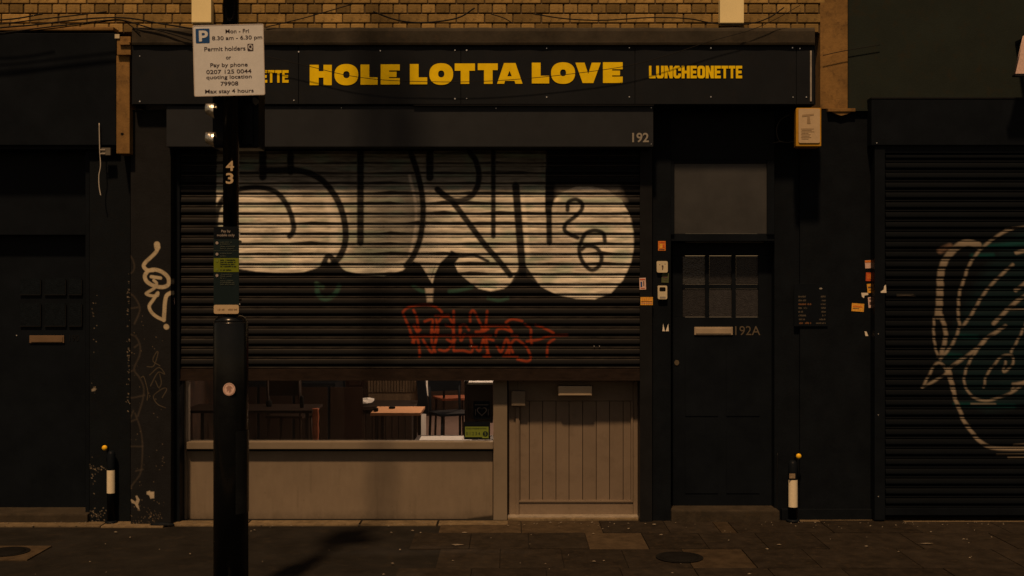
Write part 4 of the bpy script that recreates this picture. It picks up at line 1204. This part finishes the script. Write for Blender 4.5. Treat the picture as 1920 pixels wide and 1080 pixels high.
for pts, w in (([(1833, 459), (1811, 455), (1789, 467), (1771, 489), (1763, 515), (1762, 542), (1760, 578), (1758, 592)], 15),
               ([(1751, 595), (1750, 625), (1753, 650), (1758, 668)], 5), ([(1764, 592), (1771, 615), (1772, 635), (1764, 665)], 9),
               ([(1898, 429), (1878, 437), (1851, 456), (1833, 473), (1816, 498), (1807, 524), (1798, 551), (1796, 591), (1798, 613), (1785, 645), (1763, 673)], 6),
               ([(1898, 496), (1876, 516), (1856, 536), (1838, 560), (1820, 591), (1804, 612)], 6), ([(1940, 515), (1919, 533), (1904, 544)], 8),
               ([(1960, 535), (1919, 556), (1896, 573), (1878, 591), (1862, 607)], 8), ([(1885, 581), (1960, 578)], 3), ([(1920, 470), (1905, 474)], 8),
               ([(1884, 611), (1868, 622), (1849, 634), (1830, 654), (1804, 673), (1784, 687), (1772, 702)], 7),
               ([(1849, 636), (1828, 661), (1813, 687), (1807, 711), (1811, 728), (1825, 745), (1849, 751), (1873, 745), (1897, 735), (1925, 716), (1960, 690)], 5),
               ([(1844, 726), (1849, 704), (1864, 683), (1878, 668), (1893, 666), (1900, 673), (1895, 687), (1881, 697), (1885, 678)], 4.5), ([(1895, 660), (1905, 642), (1914, 625), (1925, 600)], 4.5),
               ([(1729, 726), (1741, 704), (1753, 683), (1765, 682), (1777, 699)], 5), ([(1729, 726), (1748, 716), (1772, 702)], 5),
               ([(1778, 692), (1782, 712), (1787, 731)], 10), ([(1787, 731), (1791, 750), (1799, 769), (1806, 788), (1820, 808), (1838, 828), (1868, 840), (1960, 840), (2050, 835)], 8),
               ([(1900, 834), (1960, 830)], 3), ([(1868, 852), (1960, 851)], 2.5), ([(1890, 858), (1960, 857)], 2.5), ([(1820, 757), (1865, 757)], 2.5),
               ([(1885, 429), (1960, 426), (2040, 470)], 3), ([(1898, 720), (1930, 716), (1990, 716)], 5), ([(1920, 716), (1905, 722), (1897, 730)], 5)):
    cr_.stroke(pts, w * 0.85, CRM, 0.85, 3.2)
cr_.stroke([(1762, 470), (1780, 462)], 10, (0.3, 0.2, 0.14), 0.4, 6)
cr_.stroke([(1681, 555), (1700, 554), (1716, 556)], 1.2, (0.10, 0.09, 0.075), 0.8, 1)
cr_.stroke([(1681, 552), (1712, 552)], 1.0, (0.08, 0.075, 0.06), 0.5, 1)
rs = part('roller_shutter', right)
shutter_slats(rs, 1660, 2300, 286, 952.0, 18.5, cr_, M['slat_dark'], 1.5, (0.0048, 0.0062, 0.0085))
pbox('bottom_bar', 1660, 952.5, 2300, 966, -0.016, 0.03, M['black'], rs, 0.003)
pbox('guide_rail', 1640, 273, 1659.5, 975, -0.03, 0.15, M['black'], rs, 0.003)
for y in (626, 778, 931): screw(1647, y, -0.034, rs, 0.004)
pbox('lintel', 1640, 272.3, 2350, 286, -0.02, 0.1, M['black'], rs, 0)
pbox('behind_shutter', 1640, 273, 2350, 975, 0.16, 0.5, M['black'], right, 0)
pbox('ledge', 1500, 978, 2350, 984, -0.02, 0.5, M['concrete'], right, 0.006)
bs2 = thing('hanging_sign', 'pale slanted sign board cut off by the right edge of the photo', 'sign', (X(1960, -.3), -.3, Z(138, -.3)))
plate('board', [[(1921, 66), (1904, 138), (2010, 138), (1998, 60)]], -0.30, 0.03, M['pinkst'], bs2)
plate('frame_edge', [[(1903, 138.5), (2012, 138.5), (2012, 142.5), (1903, 142.5)]], -0.31, 0.05, M['dark_trim'], bs2)
pbox('bracket', 1940, 60, 1948, 66, -0.28, 0.058, M['black'], bs2, 0)

# ------------------------------------------------------------------ fittings on the walls
al = thing('alarm_box', 'cream alarm box with an orange body under the right end of the shop sign', 'alarm box', (X(1515, -.05), 0.0, Z(278, -.05)))
ya = -0.26
def frustum(name, x0, y0, x1, y1, yf, X0, Y0, X1, Y1, yb, m, parent):
    bm = bmesh.new()
    f = [bm.verts.new((X(a, yf), yf, Z(b, yf))) for a, b in ((x0, y1), (x1, y1), (x1, y0), (x0, y0))]
    g = [bm.verts.new((X(a, yf), yb, Z(b, yf))) for a, b in ((X0, Y1), (X1, Y1), (X1, Y0), (X0, Y0))]
    bm.faces.new(f); bm.faces.new(g[::-1])
    for i in range(4): bm.faces.new((f[i], g[i], g[(i + 1) % 4], f[(i + 1) % 4]))
    bmesh.ops.bevel(bm, geom=bm.edges[:], offset=0.006, segments=3, affect='EDGES')
    return mobj(name, finish(bm, name), m, parent)
frustum('body', 1492.5, 202, 1540, 275, ya + 0.006, 1498, 202, 1541, 274, -0.10, M['alarm_body'], al)
pbox('mounting_block', 1506, 212, 1540, 266, -0.0995, 0.074, M['black'], al, 0)
plate('face', [rrect(1497.5, 203.5, 1537.5, 268, 3)], ya - 0.002, 0.006, M['alarm_face'], al)
M['faint'] = mat('faint_print', (0.30, 0.22, 0.13), 0.6, var=0.2, bump=0)
plate('emblem', [[(1504, 215), (1526, 213), (1526, 216), (1518, 217), (1520, 232), (1513, 232), (1514, 218), (1504, 219)]], ya - 0.0035, 0.001, M['faint'], al)
for i in range(8):
    pbox('line_of_print', 1502 + (i % 2), 241 + i * 2.7, 1502 + (24, 20, 25, 14, 18, 16, 19, 14)[i], 242 + i * 2.7, ya - 0.0035, ya - 0.0025, M['faint'], al, 0)
for nm, x0, x1, y1, lb in (('wall_box', 359, 396, 45, 'bright cream box on the bricks behind the parking sign'), ('wall_box', 1350, 1395, 46, 'bright cream box on the bricks above the right end of the sign')):
    b = thing('wall_box', lb, 'box', (X(x0, 0), 0.07, Z(y1, 0)), 'cream boxes on the brick wall')
    pbox('case', x0, y1 - 48, x1, y1 - 3, 0.0, 0.076, M['cream_bright'], b, 0.006)
    pbox('lower_flange', x0 + 1, y1 - 2.6, x1 - 4, y1, 0.02, 0.076, M['cream'], b, 0.002)
# loose wires left of the alarm box
for pts, lb in (([(1480, 215), (1467, 222), (1459, 232), (1456, 245), (1460, 262), (1468, 266)], 'faint loop of wire left of the alarm box'),
                ([(1450, 268), (1462, 266), (1478, 267), (1490, 264)], 'short wire running into the alarm box at its foot')):
    tag(settle(tube('loose_wire', [(X(x, .05), .05, Z(y, .05)) for x, y in pts], 0.0025, M['shadegrey'])), lb, 'wire', 'loose wires by the alarm box')

# entry fittings and stickers
def sticker(x0, y0, x1, y1, y, m, label, rot=0, lines=(), cat='sticker', grp='stickers on the dark door surrounds', nm='sticker'):
    cx, cy = (x0 + x1) / 2, (y0 + y1) / 2
    t = thing(nm, label, cat, (X(cx, y), y, Z(cy, y)), grp)
    pbox('sheet', x0, y0, x1, y1, y, y + 0.0015, m, t, 0)
    for (a, b, c, d, mm) in lines:
        pbox('print', x0 + a, y0 + b, x0 + c, y0 + d, y - 0.0015, y - 0.0003, mm, t, 0)
    t.rotation_euler.y = R(rot)
    return t
yj = 0.0165
P = M['sticker_print']
sticker(1234, 452, 1248, 470, yj, M['orange'], 'orange sticker on the jamb above the cream keypad', 0, ((2, 2, 12, 3.5, M['redst']), (3, 5, 8, 13, M['amber']), (9, 7, 12, 12, M['redst']), (2, 15, 12, 16.5, P)))
sticker(1240.5, 512, 1254, 530, yj, M['greenst'], 'dull green sticker between the keypad and the entry lock', 3, ((2, 6, 11, 9, P), (3, 12, 10, 13, P)))
sticker(1199, 521, 1211, 543, -0.0335, M['pinkst'], 'pale pink sticker on the shutter rail, upper of two', -2, ((1, 2, 11, 4, M['redst']), (2, 7, 5, 17, M['blue']), (7, 6, 9, 15, P), (2, 19, 10, 20, M['redst'])))
sticker(1201, 557, 1224, 572, -0.0335, M['amber'], 'wide amber sticker with faint grid on the shutter rail', 0, tuple((a, 1, a + .8, 14, M['orange']) for a in (3, 7, 11, 15, 19)) + ((1, 8, 22, 9, P), (1, 11, 22, 11.8, M['pinkst'])))
sticker(1622, 488, 1635, 503, 0.0715, M['pinkst'], 'pale sticker with an orange top edge, topmost of the column at right', -3, ((0.3, 0.3, 12.7, 4, M['orange']),), grp='stickers by the right shutter')
sticker(1623.5, 511, 1636, 527, 0.0715, M['redst'], 'rust red sticker, second down in the right column', 2, ((3, 3, 5, 12, M['orange']), (7, 3, 9, 12, M['orange'])), grp='stickers by the right shutter')
sticker(1626, 532, 1639, 549, 0.0715, M['amber'], 'amber sticker, third down in the right column', -5, ((2, 5, 11, 8, P), (3, 11, 10, 12, P)), grp='stickers by the right shutter')
sticker(1628, 557, 1640, 577, 0.0715, M['pinkst'], 'pale sticker with worn print, bottom of the right column', -4, ((2, 2, 10, 4, P), (2, 9, 5, 14, P), (7, 9, 10, 16, M['redst'])), grp='stickers by the right shutter')
sticker(1597, 569, 1620, 584, 0.0715, M['amber'], 'wide amber sticker left of the right column of stickers', 4, ((2, 4, 20, 7, M['orange']), (2, 9, 14, 10, P)), grp='stickers by the right shutter')
for poly, y, lb in (([(1615, 549), (1628, 549), (1628, 553), (1621, 554), (1620, 559), (1616, 556)], 0.0715, 'torn white scrap left of the amber sticker at right'),
                    ([(1651, 547), (1657, 543), (1658, 536), (1661, 534), (1662, 549), (1652, 549)], -0.0335, 'torn white scrap on the rail of the right shutter'),
                    ([(1621, 621), (1625, 622), (1628, 630), (1623, 630)], 0.0715, 'small torn white scrap low below the right stickers'),
                    ([(1242, 621), (1243.5, 607), (1246, 618), (1247, 621)], yj, 'thin torn white shard below the entry lock, left of two'),
                    ([(1248, 621), (1250, 616), (1253, 607), (1254, 621)], yj, 'thin torn white shard below the entry lock, right of two'),
                    ([(323, 559), (327, 558), (328, 570), (324, 571)], -0.0335, 'tiny pink scrap on the rail beside the white tag')):
    tag(settle(plate('paper_scrap', [poly], y, 0.0012, M['pinkst'] if '323' in str(poly[0]) else M['paper'])), lb, 'paper', 'torn paper scraps')
# keypad and entry lock
kp = thing('entry_keypad', 'square cream keypad on the jamb left of the black door', 'keypad', (X(1242, .0), .01, Z(511, .0)))
plate('case', [rrect(1231.5, 489.5, 1252, 511, 3)], -0.004, 0.022, M['cream'], kp)
plate('speaker_slot', [[(1241.5, 497), (1244, 498), (1244, 501), (1243, 506), (1241.5, 506), (1241.5, 501), (1240.5, 499)]], -0.0055, 0.001, P, kp)
for x, y in ((1237, 496), (1247, 495)): plate('button', [ellipse(x, y, .8, .8, 8)], -0.0055, 0.001, P, kp)
el = thing('key_safe', 'cream key safe with a dark window on the jamb left of the black door', 'key safe', (X(1242, .0), .01, Z(561, .0)))
plate('case', [rrect(1233.5, 535.5, 1251, 561, 2.5)], -0.012, 0.03, M['cream'], el)
plate('dark_window', [rrect(1236.5, 538.5, 1248, 546, 2)], -0.0135, 0.001, M['iron'], el)
pbox('label_strip', 1237, 556, 1248, 559, -0.0137, -0.0125, M['grey_letter'], el, 0)
# price board
pb = thing('price_board', 'black board with two columns of tiny faded print, between the black door and the stickers', 'notice board', (X(1520, .07), .07, Z(610, .07)))
pbox('board', 1489, 532, 1552, 612, 0.062, 0.074, M['black'], pb, 0.002)
M['p1'] = mat('faded_print', (0.075, 0.065, 0.05), 0.7, var=0.4, scale=200, bump=0)
M['p2'] = mat('faded_orange_print', (0.15, 0.07, 0.03), 0.7, var=0.4, scale=200, bump=0)
for i, (w, w2) in enumerate(((14, 9), (15, 7), (24, 9), (16, 8), (9, 8), (15, 6), (12, 12), (24, 18))):
    y = 556 + i * 7.1
    marks(1497, y, w, 3.6, 0.0612, M['p2'] if i in (2, 7) else M['p1'], pb)
    marks(1548 - w2, y, w2, 3.4, 0.0612, M['p1'], pb)
plate('emblem', [ellipse(1539, 541, 3, 1.6, 12)], 0.0612, 0.001, M['grey_letter'], pb)

# ------------------------------------------------------------------ overhead cables
def cable(pts, y, r, label, grp='cables strung along the front of the buildings'):
    return tag(settle(tube('cable', [(X(a, y), y, Z(b, y)) for a, b in pts], r, M['cable'])), label, 'cable', grp)
cable([(400, 84), (500, 106), (582, 125), (650, 141), (720, 150), (800, 153), (870, 153.5), (950, 150), (1050, 141), (1168, 125), (1250, 104), (1333, 77), (1405, 57), (1450, 38), (1500, 10)], -0.29, 0.0024, 'long thin cable sagging across the yellow HOLE LOTTA LOVE letters')
cable([(-60, 58), (0, 52), (60, 47), (120, 40), (180, 34), (240, 34), (300, 44), (362, 54), (430, 66)], -0.27, 0.006, 'thick cable arching over the console at top left, uppermost of the bunch')
cable([(-60, 66), (0, 62), (80, 52), (140, 45), (200, 38), (230, 38), (280, 52), (330, 66), (372, 80)], -0.265, 0.005, 'cable dipping from the console to the parking sign')
cable([(-60, 48), (0, 45), (60, 38), (130, 30), (200, 22)], -0.26, 0.005, 'cable rising out of the top left corner')
cable([(-60, 72), (40, 60), (110, 52), (170, 44), (225, 38), (245, 48), (262, 62)], -0.255, 0.004, 'cable ending on the cornice just right of the console')
cable([(-60, 40), (20, 36), (80, 26)], -0.25, 0.006, 'thick dark cable crossing the extreme top left corner')
cable([(498, 51), (540, 41), (580, 31), (660, 8)], -0.25, 0.004, 'cable rising from behind the parking sign towards the right')
cable([(700, 22), (738, 36), (775, 42), (815, 41), (860, 33), (890, 15)], -0.02, 0.006, 'drooping cable loop on the bricks above the word LOTTA')
cable([(920, 26), (945, 34), (962, 44)], 0.02, 0.004, 'short cable end on the bricks above the first T')
cable([(1000, 26), (1060, 35), (1130, 38), (1220, 33), (1290, 35), (1340, 44), (1400, 45), (1440, 34), (1470, 14)], -0.02, 0.005, 'cable running along the bricks below the right cream box')
cable([(1543, 104), (1570, 98), (1590, 94), (1650, 84)], 0.03, 0.003, 'thin cable end crossing the ochre pier right of the sign')

# ------------------------------------------------------------------ lamp post and what hangs on it
yp = -2.4
kp_ = k(yp)
xp = X(433, yp)
post = thing('lamp_post', 'tall black lamp post with a thick base standing in front of the shop', 'lamp post', (xp, yp, 0))
zs = Z(603, yp)
lathe('base', xp, yp, [(0.098, 0.012), (0.098, zs - 0.01), (0.094, zs)], M['post'], post)
lathe('shoulder', xp, yp, [(0.0925, zs + 0.001), (0.092, zs + 0.006), (0.0885, zs + 0.014), (0.082, zs + 0.022), (0.073, zs + 0.029), (0.062, zs + 0.034), (0.048, zs + 0.0365)], M['post'], post)
lathe('pole', xp, yp, [(0.0445, zs + 0.037), (0.0445, 7.0), (0.03, 8.4)], M['post'], post)
lathe('collar', xp, yp, [(0.125, 0.011), (0.125, 0.03), (0.10, 0.04)], M['post'], post)
# access door of the base, turned to the right side
bm = bmesh.new()
rr = 0.1015
pts = [(xp + rr * math.cos(R(a)), yp + rr * math.sin(R(a))) for a in range(-62, 31, 6)]
lo_ = [bm.verts.new((p[0], p[1], 0.55)) for p in pts]; hi_ = [bm.verts.new((p[0], p[1], 1.02)) for p in pts]
for i in range(len(pts) - 1): bm.faces.new((lo_[i], lo_[i + 1], hi_[i + 1], hi_[i]))
me = finish(bm, 'access_door')
mobj('access_door', me, M['post'], post)
bm = bmesh.new()
pts = [Vector((xp, yp, 8.3)), Vector((xp, yp - 0.1, 8.55)), Vector((xp, yp - 0.5, 8.7)), Vector((xp, yp - 0.9, 8.72))]
bm.free()
tube('arm', pts, 0.028, M['post'], post)
box('lantern', (xp - 0.12, yp - 1.5, 8.66), (xp + 0.12, yp - 0.9, 8.78), M['post'], post, 0.02)
yfp = yp - 0.047
text('number', '4', 431, 311, 15, 19, yfp, M['alarm_face'], post, 0.002, bold=0.02)
text('number', '3', 430.5, 334.5, 14, 20, yfp, M['alarm_face'], post, 0.002, bold=0.02)
# round sticker
o = thing('round_sticker', 'round pinkish sticker with a worn emblem on the lamp post base', 'sticker', (X(429.5, yp - .1), yp - 0.1, Z(730, yp - .1)))
ys = yp - 0.101
plate('disc', [ellipse(429.5, 730, 11.5, 12, 28)], ys, 0.002, M['pinkst'], o)
M['faintpink'] = mat('faint_pink_print', (0.32, 0.20, 0.17), 0.6, var=0.3, bump=0)
plate('ring', [ellipse(429.5, 730, 10.4, 10.9, 28), ellipse(429.5, 730, 9.6, 10.1, 28)], ys - 0.0012, 0.001, M['faintpink'], o)
plate('emblem', [[(424, 727), (428, 723), (433, 724), (436, 729), (432, 728), (434, 733), (430, 737), (429, 732), (425, 735), (426, 730)]], ys - 0.0012, 0.001, M['faintpink'], o)

# parking sign
yb = yp - 0.075
pk = thing('parking_sign', 'square off-white parking sign with a blue P and permit times on the lamp post', 'sign', (X(429, yb), yb, Z(112, yb)))
plate('board', [rrect(362.5, 46, 495.5, 179.5, 3)], yb, 0.003, M['white_sign'], pk)
M['sign_edge'] = mat('sign_edge_line', (0.50, 0.47, 0.45), 0.5, var=0.05, bump=0)
plate('border', [rrect(362.5, 46, 495.5, 179.5, 3), rrect(364, 47.5, 494, 178, 2.4)], yb - 0.0012, 0.001, M['sign_edge'], pk)
plate('blue_square', [rrect(368, 52.5, 394, 79.5, 1.5)], yb - 0.0015, 0.001, M['blue'], pk)
plate('letter_p', [[(374, 56), (383, 56), (387, 56.8), (390, 59), (391, 62.5), (390, 66.5), (387, 69), (383, 70), (379.5, 70), (379.5, 76.5), (374, 76.5)], [(379.5, 60.5), (379.5, 65.6), (382.5, 65.6), (385, 64.8), (385.5, 63), (385, 61.2), (382.5, 60.5)]], yb - 0.003, 0.001, M['white_sign'], pk)
yt = yb - 0.0015
for s, cx, cy, w, h in (('Mon - Fri', 446, 58.5, 44, 7.5), ('8.30 am - 6.30 pm', 445.5, 72, 94, 9.5), ('Permit holders', 422, 91, 77, 8), ('or', 428.5, 108.5, 9.5, 5), ('Pay by phone', 429, 122.5, 70, 9.5),
                        ('0207 125 0044', 428.5, 134, 84.5, 7.5), ('quoting location', 428.5, 145, 85, 9), ('79908', 429, 156.5, 33, 7.5), ('Max stay 4 hours', 428.5, 171.5, 91, 9.5)):
    text('line_of_print', s, cx, cy, w, h, yt, M['sign_text'], pk, 0.001, bold=0.007)
plate('zone_badge', [rrect(464.5, 83, 475.5, 96.5, 1.5)], yt, 0.001, M['sign_text'], pk)
text('zone_letter', 'Q', 470, 89.6, 8, 10.5, yt - 0.0015, M['white_sign'], pk, 0.001, bold=0.02)
for yy in (60, 160):
    pbox('clip', 412, yy, 454, yy + 6, yb + 0.004, yp - 0.0, M['post'], pk, 0.002)
pk.rotation_euler.y = R(-1.4)

# payment panel
yq = yp - 0.085
py_ = thing('payment_sign', 'narrow dark green pay by mobile sign with a lime band on the lamp post', 'sign', (X(424, yq), yq, Z(588, yq)))
plate('panel', [rrect(400.5, 425, 448, 588.5, 4)], yq, 0.004, M['teal'], py_)
plate('header', [rrect(400.8, 425.3, 447.7, 447.5, 3.5)], yq - 0.0015, 0.001, M['black'], py_)
pbox('lime_band', 400.8, 484, 447.7, 510, yq - 0.0015, yq - 0.0005, M['lime'], py_, 0)
pbox('dividing_line', 400.8, 469.6, 447.7, 470.2, yq - 0.0015, yq - 0.0005, M['dim_text'], py_, 0)
plate('footer', [rrect(400.8, 571.5, 447.7, 588.3, 3.5)], yq - 0.0015, 0.001, M['alarm_face'], py_)
text('heading', 'Pay by', 423.5, 434, 17, 6, yq - 0.003, M['light_text'], py_, 0.001, bold=0.01)
text('heading', 'mobile only', 423.5, 441.5, 33, 6, yq - 0.003, M['light_text'], py_, 0.001, bold=0.01)
for cy in (455.5, 476.5, 489, 505, 516.5):
    plate('bullet', [ellipse(406.8, cy, 2.6, 2.8, 16)], yq - 0.003, 0.001, M['light_text'] if cy not in (489, 505) else M['lime_b'], py_)
for i, (cy, w, m_) in enumerate(((454, 21, 'dim_text'), (457.5, 17, 'dim_text'), (462, 27, 'dim_text'), (466, 24, 'dim_text'), (475, 22, 'dim_text'), (480, 11, 'dim_text'), (487.5, 28, 'teal'), (491.5, 31, 'teal'), (495.5, 28, 'teal'), (499.5, 30, 'teal'), (506, 22, 'teal'),
                                 (514.5, 25, 'dim_text'), (518, 22, 'dim_text'), (521.5, 11, 'dim_text'), (526, 24, 'dim_text'), (529.5, 26, 'dim_text'), (533, 27, 'dim_text'))):
    marks(413, cy, w, 2.4, yq - 0.003, M[m_], py_)
marks(407, 580, 15, 3.2, yq - 0.003, M['faint'], py_)
marks(426, 580, 18, 3.0, yq - 0.003, M['faint'], py_)
for yy in (439, 570): screw(449, yy, yq + 0.001, py_, 0.004)
for yy in (450, 560): pbox('clip', 420, yy, 447, yy + 5, yq + 0.005, yp, M['post'], py_, 0.001)

# twin lamp signal box behind the post
yk = yp + 0.05
sg = thing('signal_box', 'black signal box behind the post with two shiny visors on its left side', 'signal', (X(450, yk), yk + 0.1, Z(278, yk)))
pbox('housing', 398, 100, 485, 277, yk + 0.05, yk + 0.23, M['black'], sg, 0.012)
pbox('back_rib', 455, 196, 474, 270, yk + 0.035, yk + 0.0495, M['black'], sg, 0.008)
pbox('mount', 425, 200, 441, 206, yp + 0.046, yk + 0.049, M['post'], sg, 0.002)
for cy in (205, 260):
    yv = yp - 0.105
    bm = bmesh.new()
    rad = 0.046
    rings = []
    for i in range(9):
        t = i / 8
        xx = X(397.5, yv) - 0.052 * t
        rings.append([bm.verts.new((xx, yv + 0.07 + (rad * (1 - 0.45 * t ** 2)) * math.cos(R(a)) * -1, Z(cy, yv) + rad * (1 - 0.3 * t) * math.sin(R(a)) + 0.014 * t)) for a in range(-70, 151, 20)])
    for a, b in zip(rings, rings[1:]):
        for i in range(len(a) - 1): bm.faces.new((a[i], a[i + 1], b[i + 1], b[i]))
    bm.faces.new(rings[-1])
    me = finish(bm, 'visor')
    for p in me.polygons: p.use_smooth = True
    mobj('visor', me, M['visor'], sg)
plate('glint_patch', [[(473, 184), (478, 182), (484, 187), (486, 192), (479, 198), (474, 192)]], yk + 0.047, 0.002, M['shadegrey'], sg)  # painted glint: grey patch on the right of the box

# ------------------------------------------------------------------ litter
rl = random.Random(21)
def flake(name, x, y, w, d, m, bmx=None):
    bm = bmx or bmesh.new()
    n = 7
    top = []
    for i in range(n):
        a = 2 * math.pi * i / n
        f = rl.uniform(0.6, 1.15)
        top.append(bm.verts.new((x + w * f * math.cos(a), y + d * f * math.sin(a), 0.013 + rl.uniform(0, 0.004))))
    c = bm.verts.new((x, y, 0.020))
    for i in range(n): bm.faces.new((top[i], top[(i + 1) % n], c))
    return bm
bm = bmesh.new()
for _ in range(70):
    x = rl.uniform(-4.2, 4.4)
    y = rl.uniform(-1.7, -0.12)
    s = rl.choice((0.004, 0.005, 0.007, 0.01))
    flake('l', x, y, s * rl.uniform(0.7, 1.8), s, None, bm)
for _ in range(170):
    x = rl.uniform(-4.2, 4.4)
    y = -0.05 - abs(rl.gauss(0, 0.09))
    if y > -0.07 and x > 0: continue
    s_ = rl.choice((0.003, 0.004, 0.006))
    flake('l', x, y, s_ * rl.uniform(0.7, 2.0), s_, None, bm)
o = mobj('litter_flecks', finish(bm, 'litter_flecks'), M['litter'])
o['kind'] = 'stuff'
o['label'] = 'tiny pale flecks of litter and gum scattered over the pavement'
def ground_xy(px, py):
    d = H * F / (py - 540)
    return (px - 960) * d / F, d - D
for px, py, w, d, lb in ((857, 1025, 0.05, 0.03, 'pale crumpled scrap on the pavement below the window'), (871, 1002, 0.02, 0.02, 'small pale scrap on the pavement near the door post'),
                         (1439, 1033, 0.014, 0.02, 'pale leaf on the pavement right of the black door step'), (1461, 1025, 0.02, 0.012, 'thin pale butt on the pavement below the right bollard'),
                         (1625, 1028, 0.014, 0.01, 'small pale fleck on the pavement below the right stickers'), (1735, 1023, 0.06, 0.01, 'long thin straw on the pavement before the right shutter')):
    x, y = ground_xy(px, py)
    tag(settle(mobj('paper_litter', finish(flake('l', x, y, w, d, None), 'litter'), M['litter'])), lb, 'litter', 'bits of litter on the pavement')
# dark leaf pile at the foot of the pilaster
bm = bmesh.new()
bmesh.ops.create_icosphere(bm, subdivisions=2, radius=1)
for v in bm.verts:
    v.co = Vector((v.co.x * 0.10 + X(304, -.16), v.co.y * 0.03 - 0.165, max(0.0, v.co.z * 0.02 * (1 + rl.uniform(-.4, .4))) + 0.014))
tag(settle(mobj('leaf_pile', finish(bm, 'leaf_pile'), M['black_wall'])), 'low dark pile of dirt at the foot of the tagged pilaster', 'dirt pile')
